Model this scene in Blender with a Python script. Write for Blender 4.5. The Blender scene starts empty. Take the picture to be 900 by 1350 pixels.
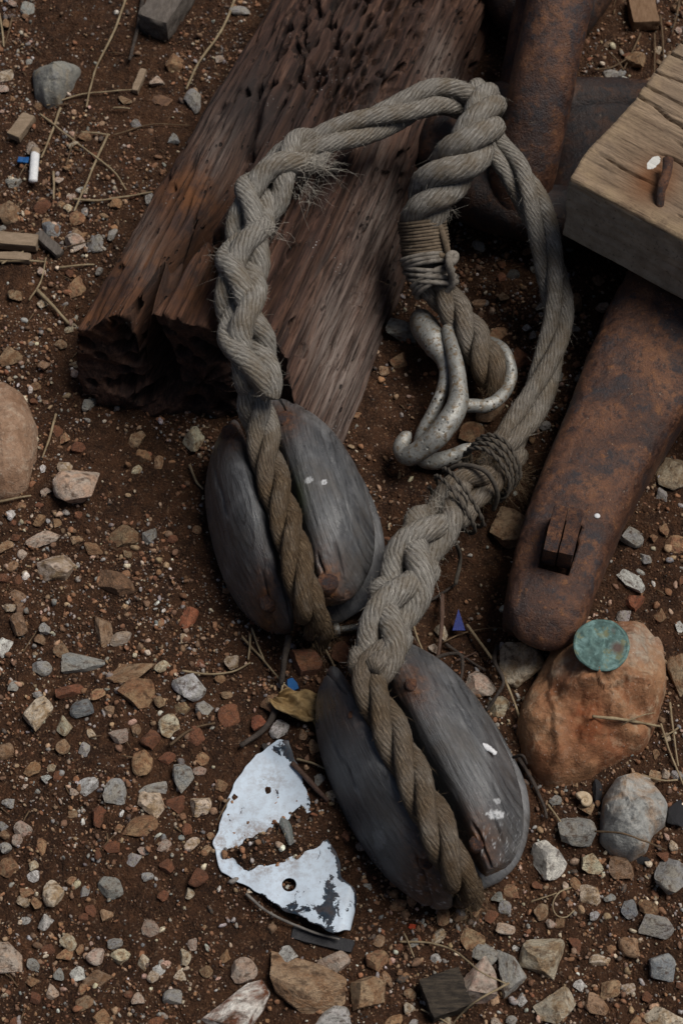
import bpy, math, random
import numpy as np
from math import radians, pi, sin, cos

# ------------------------------------------------------------------ camera, sky, sun, exposure
SC = bpy.context.scene
TILT = radians(30); DIST = 1.4; HV = math.atan(0.405 / DIST)
cam_d = bpy.data.cameras.new('camera'); cam = bpy.data.objects.new('camera', cam_d)
SC.collection.objects.link(cam); SC.camera = cam
cam.location = (0, -DIST * sin(TILT), DIST * cos(TILT)); cam.rotation_euler = (TILT, 0, 0)
cam_d.sensor_fit = 'VERTICAL'; cam_d.sensor_height = 36; cam_d.lens = 18 / math.tan(HV)
cam_d.clip_start = 0.05; cam_d.clip_end = 200
cam_d.dof.use_dof = True; cam_d.dof.focus_distance = 1.30; cam_d.dof.aperture_fstop = 13

SUN_EL, SUN_AZ = radians(63), radians(74)       # high soft light under a bright overcast
W = bpy.data.worlds.new('World'); SC.world = W; W.use_nodes = True
wn = W.node_tree; bg = wn.nodes['Background']
sky = wn.nodes.new('ShaderNodeTexSky'); sky.sky_type = 'NISHITA'; sky.sun_disc = False
sky.sun_elevation = SUN_EL; sky.sun_rotation = SUN_AZ; sky.air_density = 1.0; sky.dust_density = 4.0; sky.ozone_density = 1.0
wn.links.new(sky.outputs[0], bg.inputs[0]); bg.inputs[1].default_value = 0.05
sd = bpy.data.lights.new('sun', 'SUN'); sun = bpy.data.objects.new('sun', sd); SC.collection.objects.link(sun)
sd.energy = 4.2; sd.angle = radians(30); sd.color = (1.0, 0.96, 0.90)
sun.rotation_euler = (radians(90) - SUN_EL, 0, pi - SUN_AZ)
SC.view_settings.view_transform = 'Standard'; SC.view_settings.look = 'None'
SC.view_settings.exposure = -0.42; SC.view_settings.gamma = 1.0; SC.view_settings.use_curve_mapping = False

# ------------------------------------------------------------------ maths helpers
PX = 0.0006                                     # metres per photo pixel on the ground, mid picture
C0 = np.array(cam.location); FW = np.array([0, sin(TILT), -cos(TILT)]); UP = np.array([0, cos(TILT), sin(TILT)])
def P(px, py, z=0.0):
    """place in the world, at height z, of something measured in the photograph"""
    k = 2 * math.tan(HV) / 1350
    d = FW + np.array([1., 0, 0]) * (px - 450) * k + UP * (675 - py) * k
    return C0 + d * ((z - C0[2]) / d[2])
def pix(p):
    v = np.asarray(p) - C0; k = 2 * math.tan(HV) / 1350
    f = v @ FW
    return 450 + v[..., 0] / f / k, 675 - (v @ UP) / f / k

def _h(i, j, k, s):
    n = (i * 374761393 + j * 668265263 + k * 2147483647 + s * 1274126177) & 0xffffffff
    n = ((n ^ (n >> 13)) * 1274126177) & 0xffffffff
    n = ((n ^ (n >> 16)) * 2246822519) & 0xffffffff
    return ((n ^ (n >> 15)) & 0xffff) / 65535.0
def noise(p, s=0):
    p = np.asarray(p, float); f = np.floor(p); i = f.astype(np.int64); t = p - f; t = t * t * (3 - 2 * t)
    x, y, z = i[..., 0], i[..., 1], i[..., 2]; u, v, w = t[..., 0], t[..., 1], t[..., 2]
    r = 0
    for a in (0, 1):
        for b in (0, 1):
            for c in (0, 1):
                r = r + _h(x + a, y + b, z + c, s) * (u if a else 1 - u) * (v if b else 1 - v) * (w if c else 1 - w)
    return r * 2 - 1
def fbm(p, o=4, s=0, g=0.5):
    p = np.asarray(p, float); r = 0; a = 1; t = 0
    for k in range(o):
        r = r + a * noise(p * 2 ** k + 17.3 * k, s + k); t += a; a *= g
    return r / t
def sstep(a, b, x):
    t = np.clip((x - a) / (b - a), 0, 1); return t * t * (3 - 2 * t)
def crom(pts, n):
    """smooth curve through rows of pts, n samples even in arc length of the first three columns"""
    q = np.asarray(pts, float); q = np.vstack([2 * q[0] - q[1], q, 2 * q[-1] - q[-2]])
    out = []
    for i in range(1, len(q) - 2):
        t = np.linspace(0, 1, 40, endpoint=False)[:, None]
        a, b, c, d = q[i - 1], q[i], q[i + 1], q[i + 2]
        out.append(0.5 * (2 * b + (c - a) * t + (2 * a - 5 * b + 4 * c - d) * t ** 2 + (3 * b - a - 3 * c + d) * t ** 3))
    out.append(q[-2][None]); o = np.vstack(out)
    l = np.r_[0, np.cumsum(np.linalg.norm(np.diff(o[:, :3], axis=0), axis=1))]
    s = np.linspace(0, l[-1], n)
    return np.stack([np.interp(s, l, o[:, k]) for k in range(o.shape[1])], 1), s
def frames(p):
    t = np.gradient(p, axis=0); t /= np.linalg.norm(t, axis=1)[:, None] + 1e-12
    n = np.zeros_like(p); a = np.array([0, 0, 1.]) if abs(t[0][2]) < .9 else np.array([1., 0, 0])
    v = a - t[0] * (a @ t[0]); n[0] = v / np.linalg.norm(v)
    for i in range(1, len(p)):
        v = n[i - 1] - t[i] * (n[i - 1] @ t[i]); n[i] = v / (np.linalg.norm(v) + 1e-12)
    return t, n, np.cross(t, n)
def tube(p, r, m=16, cap=True, prof=None, frame=None):
    """sweep a round (or prof(theta)) section along p; returns verts, quads, uv per vertex (arc length, turn)"""
    p = np.asarray(p, float); n = len(p); r = np.broadcast_to(np.asarray(r, float), (n,)).copy()
    t, N, B = frames(p) if frame is None else frame
    th = np.linspace(0, 2 * pi, m, endpoint=False)
    ca, sa = np.cos(th), np.sin(th)
    if prof is not None: ca, sa = prof(th)
    V = p[:, None] + r[:, None, None] * (ca[None, :, None] * N[:, None] + sa[None, :, None] * B[:, None])
    s = np.r_[0, np.cumsum(np.linalg.norm(np.diff(p, axis=0), axis=1))]
    uv = np.stack([np.repeat(s[:, None], m, 1), np.repeat(th[None] / (2 * pi), n, 0)], 2)
    V = V.reshape(-1, 3); uv = uv.reshape(-1, 2)
    i = np.arange(n - 1)[:, None] * m; j = np.arange(m)[None]; j2 = (j + 1) % m
    F = np.stack([i + j, i + j2, i + m + j2, i + m + j], -1).reshape(-1, 4)
    F = [tuple(f) for f in F.tolist()]
    if cap:
        a = len(V); V = np.vstack([V, p[0] - t[0] * r[0] * .35, p[-1] + t[-1] * r[-1] * .35]); uv = np.vstack([uv, uv[0], uv[-1]])
        F += [(a, (k + 1) % m, k) for k in range(m)]
        b = (n - 1) * m; F += [(a + 1, b + k, b + (k + 1) % m) for k in range(m)]
    return V, F, uv
def join(parts):
    V, F, U = [], [], []; o = 0
    for v, f, u in parts:
        V.append(v); U.append(u); F += [tuple(i + o for i in q) for q in f]; o += len(v)
    return np.vstack(V), F, np.vstack(U)

# ------------------------------------------------------------------ object helpers
def mesh_of(name, V, F, uv=None, cols=None, smooth=True, mat=None):
    me = bpy.data.meshes.new(name)
    if isinstance(F, np.ndarray):
        k = F.shape[1]; nf = len(F)
        me.vertices.add(len(V)); me.vertices.foreach_set('co', np.ascontiguousarray(V, dtype=np.float32).ravel())
        me.loops.add(nf * k); me.loops.foreach_set('vertex_index', F.astype(np.int32).ravel())
        me.polygons.add(nf); me.polygons.foreach_set('loop_start', np.arange(0, nf * k, k, dtype=np.int32))
        me.update(calc_edges=True)
    else:
        me.from_pydata(np.asarray(V, float).tolist(), [], F)
    if uv is not None:
        li = np.zeros(len(me.loops), np.int32); me.loops.foreach_get('vertex_index', li)
        u = np.asarray(uv)[li].astype(np.float32)
        # keep the seam of a swept tube from wrapping back
        lay = me.uv_layers.new(name='UVMap')
        ls = np.zeros(len(me.polygons), np.int32); me.polygons.foreach_get('loop_start', ls)
        lt = np.zeros(len(me.polygons), np.int32); me.polygons.foreach_get('loop_total', lt)
        fid = np.repeat(np.arange(len(ls)), lt)
        mx = np.zeros(len(ls)); np.maximum.at(mx, fid, u[:, 1])
        wrap = (mx[fid] > .7) & (u[:, 1] < .3); u[wrap, 1] += 1
        lay.data.foreach_set('uv', u.ravel())
    if cols is not None:
        for nm, c in cols.items():
            at = me.attributes.new(nm, 'FLOAT_COLOR', 'POINT')
            c = np.asarray(c, float)
            if c.ndim == 1: c = np.stack([c, c, c], 1)
            at.data.foreach_set('color', np.c_[c, np.ones(len(c))].astype(np.float32).ravel())
    if smooth: me.polygons.foreach_set('use_smooth', np.ones(len(me.polygons), bool))
    if mat: me.materials.append(mat)
    me.update(); return me
def link(o): SC.collection.objects.link(o); return o
def tag(o, label=None, cat=None, group=None, kind=None):
    if label: o['label'] = label
    if cat: o['category'] = cat
    if group: o['group'] = group
    if kind: o['kind'] = kind
    return o
def root(name, loc, label, cat, group=None):
    o = link(bpy.data.objects.new(name, None)); o.location = loc; o.empty_display_size = .01
    return tag(o, label, cat, group)
ROOTLOC = {}
def mk(name, V, F, mat, parent=None, origin=None, **kw):
    """one mesh object from world-space verts; origin: where the object's own origin goes"""
    V = np.asarray(V, float)
    def wl(o):
        l = np.array(o.location)
        return l + wl(o.parent) if o.parent else l
    base = wl(parent) if parent else np.zeros(3)
    org = np.asarray(origin, float) if origin is not None else (base if parent else np.array([*V[:, :2].mean(0), V[:, 2].min()]))
    o = link(bpy.data.objects.new(name, mesh_of(name, V - org, F, mat=mat, **kw)))
    o.parent = parent; o.location = org - base
    return o

# ------------------------------------------------------------------ materials
class Mat:
    def __init__(s, name):
        s.m = bpy.data.materials.new(name); s.m.use_nodes = True; s.t = s.m.node_tree
        s.b = s.t.nodes['Principled BSDF']
    def n(s, ty, **kw):
        x = s.t.nodes.new('ShaderNode' + ty)
        for k, v in kw.items(): setattr(x, k, v)
        return x
    def set(s, sock, v):
        if isinstance(v, bpy.types.NodeSocket): s.t.links.new(v, sock)
        elif isinstance(v, (tuple, list)) and len(v) == 3 and sock.type == 'RGBA': sock.default_value = (*v, 1)
        else: sock.default_value = v
    def coord(s, which='Object', scale=(1, 1, 1), rot=(0, 0, 0), offs=None):
        c = s.n('TexCoord').outputs[which]
        m = s.n('Mapping'); s.set(m.inputs['Vector'], c); m.inputs['Scale'].default_value = scale; m.inputs['Rotation'].default_value = rot
        if offs is not None: s.set(m.inputs['Location'], offs)
        return m.outputs[0]
    def noise(s, v, sc, det=5, ro=.6, dist=0):
        x = s.n('TexNoise'); s.set(x.inputs['Vector'], v); x.inputs['Scale'].default_value = sc; x.inputs['Detail'].default_value = det
        x.inputs['Roughness'].default_value = ro; x.inputs['Distortion'].default_value = dist; return x.outputs['Fac']
    def voro(s, v, sc, feat='F1', out='Distance', rnd=1):
        x = s.n('TexVoronoi', feature=feat); s.set(x.inputs['Vector'], v); x.inputs['Scale'].default_value = sc; x.inputs['Randomness'].default_value = rnd
        return x.outputs[out]
    def ramp(s, f, stops, interp='LINEAR'):
        x = s.n('ValToRGB'); x.color_ramp.interpolation = interp; e = x.color_ramp.elements
        while len(e) < len(stops): e.new(.5)
        for k, (p, c) in enumerate(stops):
            e[k].position = p; e[k].color = (*c, 1) if isinstance(c, (tuple, list)) else (c, c, c, 1)
        s.set(x.inputs[0], f); return x.outputs[0]
    def mix(s, f, a, b, mode='MIX'):
        x = s.n('Mix', data_type='RGBA', blend_type=mode); s.set(x.inputs[0], f); s.set(x.inputs[6], a); s.set(x.inputs[7], b); return x.outputs[2]
    def math(s, op, a, b=0., clamp=False):
        x = s.n('Math', operation=op, use_clamp=clamp); s.set(x.inputs[0], a); s.set(x.inputs[1], b); return x.outputs[0]
    def attr(s, nm, ty='GEOMETRY', out='Color'):
        x = s.n('Attribute', attribute_name=nm, attribute_type=ty); return x.outputs[out]
    def bump(s, h, dist, st=1., nrm=None):
        x = s.n('Bump'); s.set(x.inputs['Height'], h); x.inputs['Distance'].default_value = dist; x.inputs['Strength'].default_value = st
        if nrm is not None: s.set(x.inputs['Normal'], nrm)
        return x.outputs[0]
    def out(s, col, rough=.8, nrm=None, metal=0., spec=.5):
        s.set(s.b.inputs['Base Color'], col); s.set(s.b.inputs['Roughness'], rough); s.set(s.b.inputs['Metallic'], metal)
        s.b.inputs['Specular IOR Level'].default_value = spec
        if nrm is not None: s.set(s.b.inputs['Normal'], nrm)
        return s.m

def mat_soil():
    m = Mat('soil'); v = m.coord()
    a = m.noise(v, 9, 6, .6); b = m.noise(v, 70, 6, .7); c = m.noise(v, 420, 4, .7)
    col = m.ramp(a, [(.3, (.026, .014, .009)), (.5, (.046, .025, .014)), (.7, (.074, .040, .022))])
    col = m.mix(m.ramp(b, [(.45, 0.), (.66, .8)]), col, (.10, .052, .027)); col = m.mix(m.ramp(b, [(.3, .8), (.44, 0.)]), col, (.022, .012, .008))
    g = m.voro(v, 520, out='Color'); gd = m.voro(v, 520)
    col = m.mix(m.ramp(c, [(.5, 0.), (.68, .75)]), col, m.ramp(g, [(.2, (.03, .02, .014)), (.5, (.17, .085, .042)), (.75, (.26, .17, .10)), (.95, (.36, .31, .25))]))
    col = m.mix(1., col, (.78, .68, .64), 'MULTIPLY')
    n = m.bump(m.math('ADD', m.noise(v, 140, 7, .8), m.math('MULTIPLY', gd, -.6)), .0032, 1.)
    return m.out(col, .95, n, spec=.2)
def mat_stone(attr=None):
    m = Mat('stone_grains' if attr else 'stone')
    if attr:
        base = m.attr(attr); v = m.coord(); k = 300.; base2 = m.mix(.5, base, (.2, .11, .06))
    else:
        oi = m.n('ObjectInfo'); base = oi.outputs['Color']; k = 1.
        base2 = m.attr('tone', 'OBJECT')
        off = m.n('CombineXYZ'); m.set(off.inputs[0], m.math('MULTIPLY', oi.outputs['Random'], 50.)); m.set(off.inputs[1], m.math('MULTIPLY', oi.outputs['Random'], 31.))
        v = m.coord(offs=off.outputs[0])
    a = m.noise(v, 1.5 * k, 5, .62, .4); b = m.noise(v, 6 * k, 5, .7); c = m.noise(v, 22 * k, 3, .7)
    col = m.mix(m.ramp(a, [(.42, 0.), (.6, 1.)]), base, base2)
    col = m.mix(.75, col, m.ramp(b, [(.25, .3), (.5, 1.), (.75, 1.45)]), 'MULTIPLY')
    col = m.mix(m.ramp(c, [(.58, 0.), (.70, .5)]), col, (.55, .5, .43))
    col = m.mix(m.ramp(c, [(.27, .6), (.37, 0.)]), col, (.05, .035, .025))
    col = m.mix(m.ramp(m.noise(v, 2.6 * k, 4, .6), [(.52, 0.), (.66, .8)]), col, (.085, .046, .025))
    n = m.bump(m.math('ADD', m.math('MULTIPLY', b, .7), m.math('MULTIPLY', c, .3)), .07 if not attr else .0006, .6)
    return m.out(col, .78 if not attr else .85, n, spec=.35)
def mat_rock(name, c1, c2, c3, sc=1., patch=.5, mineral=False):
    m = Mat(name); v = m.coord()
    a = m.noise(v, 22 * sc, 5, .6, .6); b = m.noise(v, 90 * sc, 6, .7); c = m.noise(v, 420 * sc, 4, .7)
    col = m.mix(m.ramp(a, [(patch - .12, 0.), (patch + .08, 1.)]), c1, c2)
    col = m.mix(m.ramp(b, [(.5, 0.), (.66, .85)]), col, c3)
    if mineral:
        col = m.mix(m.math('MULTIPLY', m.attr('red'), m.ramp(b, [(.35, .4), (.55, 1.)])), col, (.17, .052, .018)); col = m.mix(m.math('MULTIPLY', m.attr('pale'), m.ramp(b, [(.4, .3), (.6, 1.)])), col, (.33, .29, .235))
    col = m.mix(.7, col, m.ramp(m.noise(v, 150 * sc, 5, .75), [(.25, .4), (.5, 1.), (.8, 1.35)]), 'MULTIPLY')
    col = m.mix(m.ramp(c, [(.63, 0.), (.72, .6)]), col, (.6, .54, .46))
    col = m.mix(m.ramp(c, [(.27, .7), (.36, 0.)]), col, (.04, .03, .025))
    n = m.bump(m.math('ADD', b, m.math('MULTIPLY', c, .35)), .0028, .9)
    return m.out(col, .82, n, spec=.3)
def mat_rope():
    m = Mat('manila_rope'); uv = m.n('UVMap').outputs[0]; v = m.coord()
    sp = m.n('SeparateXYZ'); m.set(sp.inputs[0], uv)
    # yarns spiral along the strand, nearly parallel to the rope
    ph = m.math('ADD', m.math('MULTIPLY', sp.outputs[1], 2 * pi * 14), m.math('MULTIPLY', sp.outputs[0], 900.))
    wob = m.math('MULTIPLY', m.noise(v, 170, 4, .7), 8.)
    yarn = m.math('ADD', m.math('MULTIPLY', m.math('SINE', m.math('ADD', ph, wob)), .5), .5)
    # fine fibres: noise stretched along the yarn direction
    cx = m.n('CombineXYZ'); m.set(cx.inputs[0], m.math('ADD', ph, m.math('MULTIPLY', wob, .6))); m.set(cx.inputs[1], m.math('MULTIPLY', sp.outputs[0], 95.))
    fib = m.noise(cx.outputs[0], 1.3, 4, .7)
    big = m.noise(v, 45, 4, .6)
    dirt = m.attr('dirt')
    col = m.ramp(fib, [(.30, (.085, .077, .066)), (.5, (.27, .25, .22)), (.70, (.58, .55, .50))])
    col = m.mix(m.math('MULTIPLY', m.ramp(yarn, [(0., .85), (.36, 0.)]), m.ramp(m.noise(v, 90, 4, .7), [(.38, .15), (.6, 1.)])), col, (.06, .05, .04))
    col = m.mix(m.ramp(big, [(.44, 0.), (.64, .6)]), col, (.17, .13, .085))
    dk = m.ramp(fib, [(.3, (.028, .017, .010)), (.5, (.085, .055, .031)), (.7, (.30, .22, .14))])
    col = m.mix(m.math('MULTIPLY', dirt, m.ramp(m.noise(v, 75, 4, .65), [(.3, .75), (.5, 1.)])), col, dk)
    n = m.bump(m.math('ADD', m.math('MULTIPLY', yarn, .6), m.math('MULTIPLY', fib, 1.2)), .0014, 1.)
    return m.out(col, .9, n, spec=.15)
def mat_fibre(name, c1, c2):
    m = Mat(name); v = m.coord(); col = m.mix(m.noise(v, 120, 3), c1, c2); return m.out(col, .85, spec=.2)
def mat_log():
    m = Mat('worm_eaten_wood'); v = m.coord(); g = m.coord(scale=(70, 5, 70)); g2 = m.coord(scale=(330, 14, 330)); g3 = m.coord(scale=(700, 40, 700))
    a = m.noise(g, 1., 7, .7, .3); b = m.noise(g2, 1., 6, .75, .3); c = m.noise(v, 16, 5, .62); e = m.noise(g3, 1., 3, .6)
    col = m.ramp(a, [(.3, (.014, .008, .006)), (.45, (.055, .025, .017)), (.6, (.125, .058, .034)), (.78, (.20, .115, .075))])
    col = m.mix(m.ramp(b, [(.36, .95), (.47, 0.)]), col, (.012, .007, .005))
    col = m.mix(m.ramp(b, [(.55, 0.), (.68, .6)]), col, (.25, .15, .10))
    col = m.mix(.8, col, m.ramp(e, [(.3, .35), (.5, 1.), (.7, 1.5)]), 'MULTIPLY')
    col = m.mix(m.math('MULTIPLY', m.attr('orange'), m.ramp(m.noise(v, 30, 6, .65), [(.40, 0.), (.56, 1.)])), col, m.mix(b, (.07, .024, .008), (.34, .13, .04)))
    col = m.mix(m.math('MULTIPLY', m.attr('grey'), m.ramp(b, [(.4, .05), (.58, .95)])), col, (.33, .265, .22))
    col = m.mix(m.math('MULTIPLY', m.attr('black'), m.ramp(c, [(.35, .4), (.6, .95)])), col, m.mix(b, (.010, .008, .008), (.065, .048, .042)))
    hole = m.voro(m.coord(scale=(150, 75, 150)), 1.); hm = m.math('MULTIPLY', m.ramp(hole, [(.14, 1.), (.22, 0.)]), m.ramp(m.noise(v, 21, 3, .6), [(.5, 0.), (.58, 1.)]))
    f = m.voro(v, 260); f2 = m.noise(v, 13, 3, .6)
    col = m.mix(m.math('MULTIPLY', m.ramp(f, [(.10, 1.), (.16, 0.)]), m.ramp(f2, [(.6, 0.), (.68, 1.)])), col, (.5, .48, .45))
    n = m.bump(m.math('SUBTRACT', m.math('ADD', b, m.math('MULTIPLY', e, .4)), m.math('MULTIPLY', hm, 2.)), .0014, 1.)
    col = m.mix(m.math('MULTIPLY', hm, .85), col, (.008, .005, .004)); col = m.mix(1., col, (.66, .67, .70), 'MULTIPLY')
    return m.out(col, .85, n, spec=.3)
def mat_timber():
    m = Mat('sawn_timber'); v = m.coord(); g = m.coord(scale=(90, 5, 90)); g2 = m.coord(scale=(420, 22, 420))
    a = m.noise(g, 1., 5, .6, .4); b = m.noise(g2, 1., 5, .7); c = m.noise(v, 14, 5, .6)
    col = m.ramp(a, [(.28, (.105, .070, .046)), (.5, (.22, .155, .102)), (.72, (.32, .235, .16))])
    col = m.mix(m.ramp(b, [(.34, .85), (.46, 0.)]), col, (.06, .038, .025))
    col = m.mix(.7, col, m.ramp(m.noise(m.coord(scale=(900, 120, 900)), 1., 3, .6), [(.3, .5), (.5, 1.), (.7, 1.3)]), 'MULTIPLY')
    col = m.mix(m.ramp(c, [(.48, 0.), (.66, .6)]), col, (.20, .15, .11))
    side = m.attr('side'); e = m.noise(v, 260, 5, .72)
    sc = m.ramp(m.noise(v, 60, 5, .65), [(.3, (.22, .175, .125)), (.6, (.38, .32, .245)), (.8, (.44, .36, .26))])
    col = m.mix(side, col, m.mix(m.ramp(e, [(.3, .9), (.42, 0.)]), sc, (.05, .035, .025)))
    col = m.mix(m.math('MULTIPLY', m.attr('edge'), m.ramp(m.noise(v, 70, 5, .7), [(.4, .0), (.6, .75)])), col, (.33, .24, .145))
    col = m.mix(m.attr('rust'), col, (.16, .06, .02))
    col = m.mix(m.ramp(m.math('ADD', m.attr('white'), m.math('MULTIPLY', m.math('SUBTRACT', e, .5), 1.2)), [(.48, 0.), (.56, 1.)]), col, (.62, .61, .57))
    n = m.bump(m.math('ADD', m.math('MULTIPLY', b, m.math('SUBTRACT', 1.15, side)), m.math('MULTIPLY', e, .7)), .0014, 1.)
    return m.out(col, .85, n, spec=.25)
def mat_block():
    m = Mat('weathered_block_wood'); v = m.coord('UV'); g = m.coord('UV', scale=(2.2, 24, 1)); g2 = m.coord('UV', scale=(9, 85, 1)); o = m.coord()
    a = m.noise(g, 1., 6, .68, .6); b = m.noise(g2, 1., 5, .75, .3); c = m.noise(o, 30, 6, .65); e = m.noise(o, 520, 4, .7)
    w = m.n('TexWave', wave_type='RINGS', rings_direction='SPHERICAL'); m.set(w.inputs[0], m.coord('UV', scale=(1.5, 6.5, 1))); w.inputs['Scale'].default_value = 1.1; w.inputs['Distortion'].default_value = 3.5; w.inputs['Detail'].default_value = 3; w.inputs['Detail Scale'].default_value = 1.6
    col = m.ramp(a, [(.28, (.040, .041, .045)), (.48, (.072, .074, .078)), (.64, (.115, .116, .118)), (.82, (.20, .197, .195))])
    col = m.mix(m.math('MULTIPLY', m.ramp(w.outputs['Fac'], [(0., .75), (.14, 0.)]), m.ramp(m.noise(o, 26, 3, .6), [(.42, 0.), (.58, 1.)])), col, (.014, .014, .015))
    col = m.mix(m.ramp(b, [(.34, .85), (.44, 0.)]), col, (.020, .020, .022))
    col = m.mix(m.ramp(b, [(.58, 0.), (.72, .4)]), col, (.27, .268, .265))
    col = m.mix(m.ramp(c, [(.5, 0.), (.64, .75)]), col, m.mix(b, (.022, .021, .022), (.11, .095, .082)))
    col = m.mix(m.ramp(m.noise(o, 19, 5, .65), [(.52, 0.), (.66, .6)]), col, m.mix(b, (.10, .10, .104), (.30, .30, .305)))
    rs = m.attr('rust'); col = m.mix(m.math('MULTIPLY', rs, m.ramp(a, [(.2, .7), (.5, 1.)])), col, m.ramp(m.noise(o, 190, 5, .7), [(.3, (.022, .012, .008)), (.5, (.085, .034, .014)), (.7, (.23, .10, .038))]))
    col = m.mix(m.math('MULTIPLY', m.attr('white'), m.ramp(e, [(.36, .25), (.5, 1.)])), col, (.50, .51, .52))
    col = m.mix(m.attr('moss'), col, (.03, .042, .015))
    col = m.mix(m.ramp(e, [(.66, 0.), (.72, .6)]), col, (.36, .34, .31))
    n = m.bump(m.math('ADD', m.math('ADD', b, m.math('MULTIPLY', w.outputs['Fac'], .15)), m.math('MULTIPLY', c, .8)), .0009, .9)
    return m.out(col, m.ramp(c, [(.35, .24), (.65, .46)]), n, spec=.55)
def mat_rust(name='rusty_iron', sc=1., dark=.5, k=1.):
    m = Mat(name); v = m.coord()
    a = m.noise(v, 20 * sc, 6, .65, .5); b = m.noise(v, 120 * sc, 6, .75); c = m.noise(v, 620 * sc, 4, .7)
    col = m.ramp(a, [(.3, (.030, .019, .018)), (.44, (.080, .037, .022)), (.56, (.140, .064, .033)), (.72, (.225, .112, .055))])
    col = m.mix(m.ramp(b, [(.38, .9), (.5, 0.)]), col, (.030, .016, .014))
    col = m.mix(m.ramp(b, [(.56, 0.), (.68, .7)]), col, (.26, .12, .045))
    col = m.mix(.7, col, m.ramp(c, [(.3, .5), (.5, 1.), (.7, 1.4)]), 'MULTIPLY')
    col = m.mix(m.math('MULTIPLY', m.ramp(m.noise(v, 34 * sc, 5, .65), [(dark, 0.), (dark + .07, 1.)]), m.ramp(b, [(.4, .1), (.55, .9)])), col, (.022, .023, .030))
    col = m.mix(m.ramp(m.noise(v, 300 * sc, 3, .6), [(.68, 0.), (.74, .7)]), col, (.36, .30, .23))
    if k != 1: col = m.mix(1., col, (k, k * .92, k * .9), 'MULTIPLY')
    n = m.bump(m.math('ADD', b, m.math('MULTIPLY', c, .4)), .0020, 1.)
    return m.out(col, m.ramp(b, [(.3, .38), (.7, .72)]), n, spec=.45)
def mat_galv():
    m = Mat('galvanised_steel'); v = m.coord()
    a = m.noise(v, 45, 5, .65); b = m.noise(v, 210, 5, .7); c = m.voro(v, 160)
    col = m.ramp(a, [(.3, (.17, .165, .15)), (.55, (.31, .31, .29)), (.75, (.45, .45, .43))])
    col = m.mix(m.ramp(b, [(.5, 0.), (.62, .9)]), col, (.15, .10, .05)); col = m.mix(m.ramp(b, [(.33, .8), (.42, 0.)]), col, (.06, .055, .05))
    col = m.mix(m.math('MULTIPLY', m.ramp(c, [(.12, 1.), (.2, 0.)]), m.ramp(a, [(.45, 0.), (.55, 1.)])), col, (.035, .025, .018))
    n = m.bump(m.math('ADD', b, m.ramp(c, [(.1, 0.), (.22, .6)])), .0012, .7)
    return m.out(col, .5, n, metal=.35, spec=.5)
def mat_plate():
    m = Mat('chipped_white_paint'); v = m.coord()
    a = m.noise(v, 75, 6, .72, .4); b = m.noise(v, 420, 4, .7); chip = m.attr('chip'); soil = m.attr('soil')
    col = m.mix(m.ramp(m.noise(v, 30, 4, .6), [(.4, 0.), (.7, .5)]), (.52, .61, .71), (.42, .49, .56))
    col = m.mix(m.ramp(b, [(.66, 0.), (.72, .7)]), col, (.20, .13, .08))
    th = m.math('ADD', a, m.math('MULTIPLY', chip, .34))
    mask = m.ramp(th, [(.655, 0.), (.675, 1.)])
    col = m.mix(mask, col, m.ramp(b, [(.3, (.008, .011, .016)), (.7, (.014, .032, .055))]))
    col = m.mix(m.math('MULTIPLY', m.math('ADD', soil, .22, True), m.ramp(m.noise(v, 150, 6, .75), [(.44, 0.), (.62, .95)])), col, (.16, .09, .05))
    n = m.bump(m.math('SUBTRACT', m.math('MULTIPLY', b, .2), mask), .0006, .8)
    return m.out(col, .45, n, spec=.4)
def mat_coin():
    m = Mat('verdigris_copper'); v = m.coord()
    a = m.noise(v, 150, 6, .7, .4); b = m.noise(v, 420, 5, .7)
    col = m.ramp(a, [(.3, (.028, .048, .042)), (.5, (.065, .120, .110)), (.66, (.16, .26, .25))])
    col = m.mix(m.ramp(m.noise(v, 110, 4, .6), [(.57, 0.), (.66, .8)]), col, (.15, .14, .06))
    col = m.mix(m.attr('brown'), col, (.09, .06, .05)); col = m.mix(m.math('MULTIPLY', m.attr('relief'), .28), col, (.22, .36, .33))
    return m.out(col, .75, m.bump(b, .0004, .7), spec=.3)
def mat_plain(name, c1, c2, sc=60., rough=.8, stretch=(1, 1, 1), bump=.0008, spec=.3):
    m = Mat(name); v = m.coord(scale=stretch); a = m.noise(v, sc, 5, .65); b = m.noise(v, sc * 6, 4, .7)
    col = m.mix(m.ramp(a, [(.35, 0.), (.65, 1.)]), c1, c2); col = m.mix(.6, col, m.ramp(b, [(.25, .5), (.5, 1.), (.8, 1.3)]), 'MULTIPLY')
    return m.out(col, rough, m.bump(b, bump, .7), spec=spec)

SOIL, STONE, GRAIN, ROPE, LOG, TIMBER, BLOCK = mat_soil(), mat_stone(), mat_stone('tint'), mat_rope(), mat_log(), mat_timber(), mat_block()
RUST, RUST_SHADED, GALV, PLATE, COIN = mat_rust(dark=.52, k=.86), mat_rust('dark_shaded_rusty_iron', .9, .43, .40), mat_galv(), mat_plate(), mat_coin()  # second rust: blue black patches, also darkened to carry the shadow over the chain
FIB = mat_fibre('rope_fibre', (.24, .21, .17), (.58, .54, .47)); FIBD = mat_fibre('stained_fibre', (.06, .04, .025), (.24, .17, .10))
TWINE = mat_plain('dark_twine', (.05, .042, .034), (.10, .085, .068), 200, .9); WHIP = mat_plain('whipping_twine', (.085, .062, .04), (.17, .128, .088), 260, .9)
RAG = mat_plain('pale_cord', (.10, .085, .068), (.24, .215, .185), 160, .9)
STRAW = mat_plain('dry_straw', (.17, .12, .068), (.30, .235, .145), 120, .7); STRAWD = mat_plain('brown_stem', (.075, .047, .026), (.145, .095, .052), 120, .8)
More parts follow.
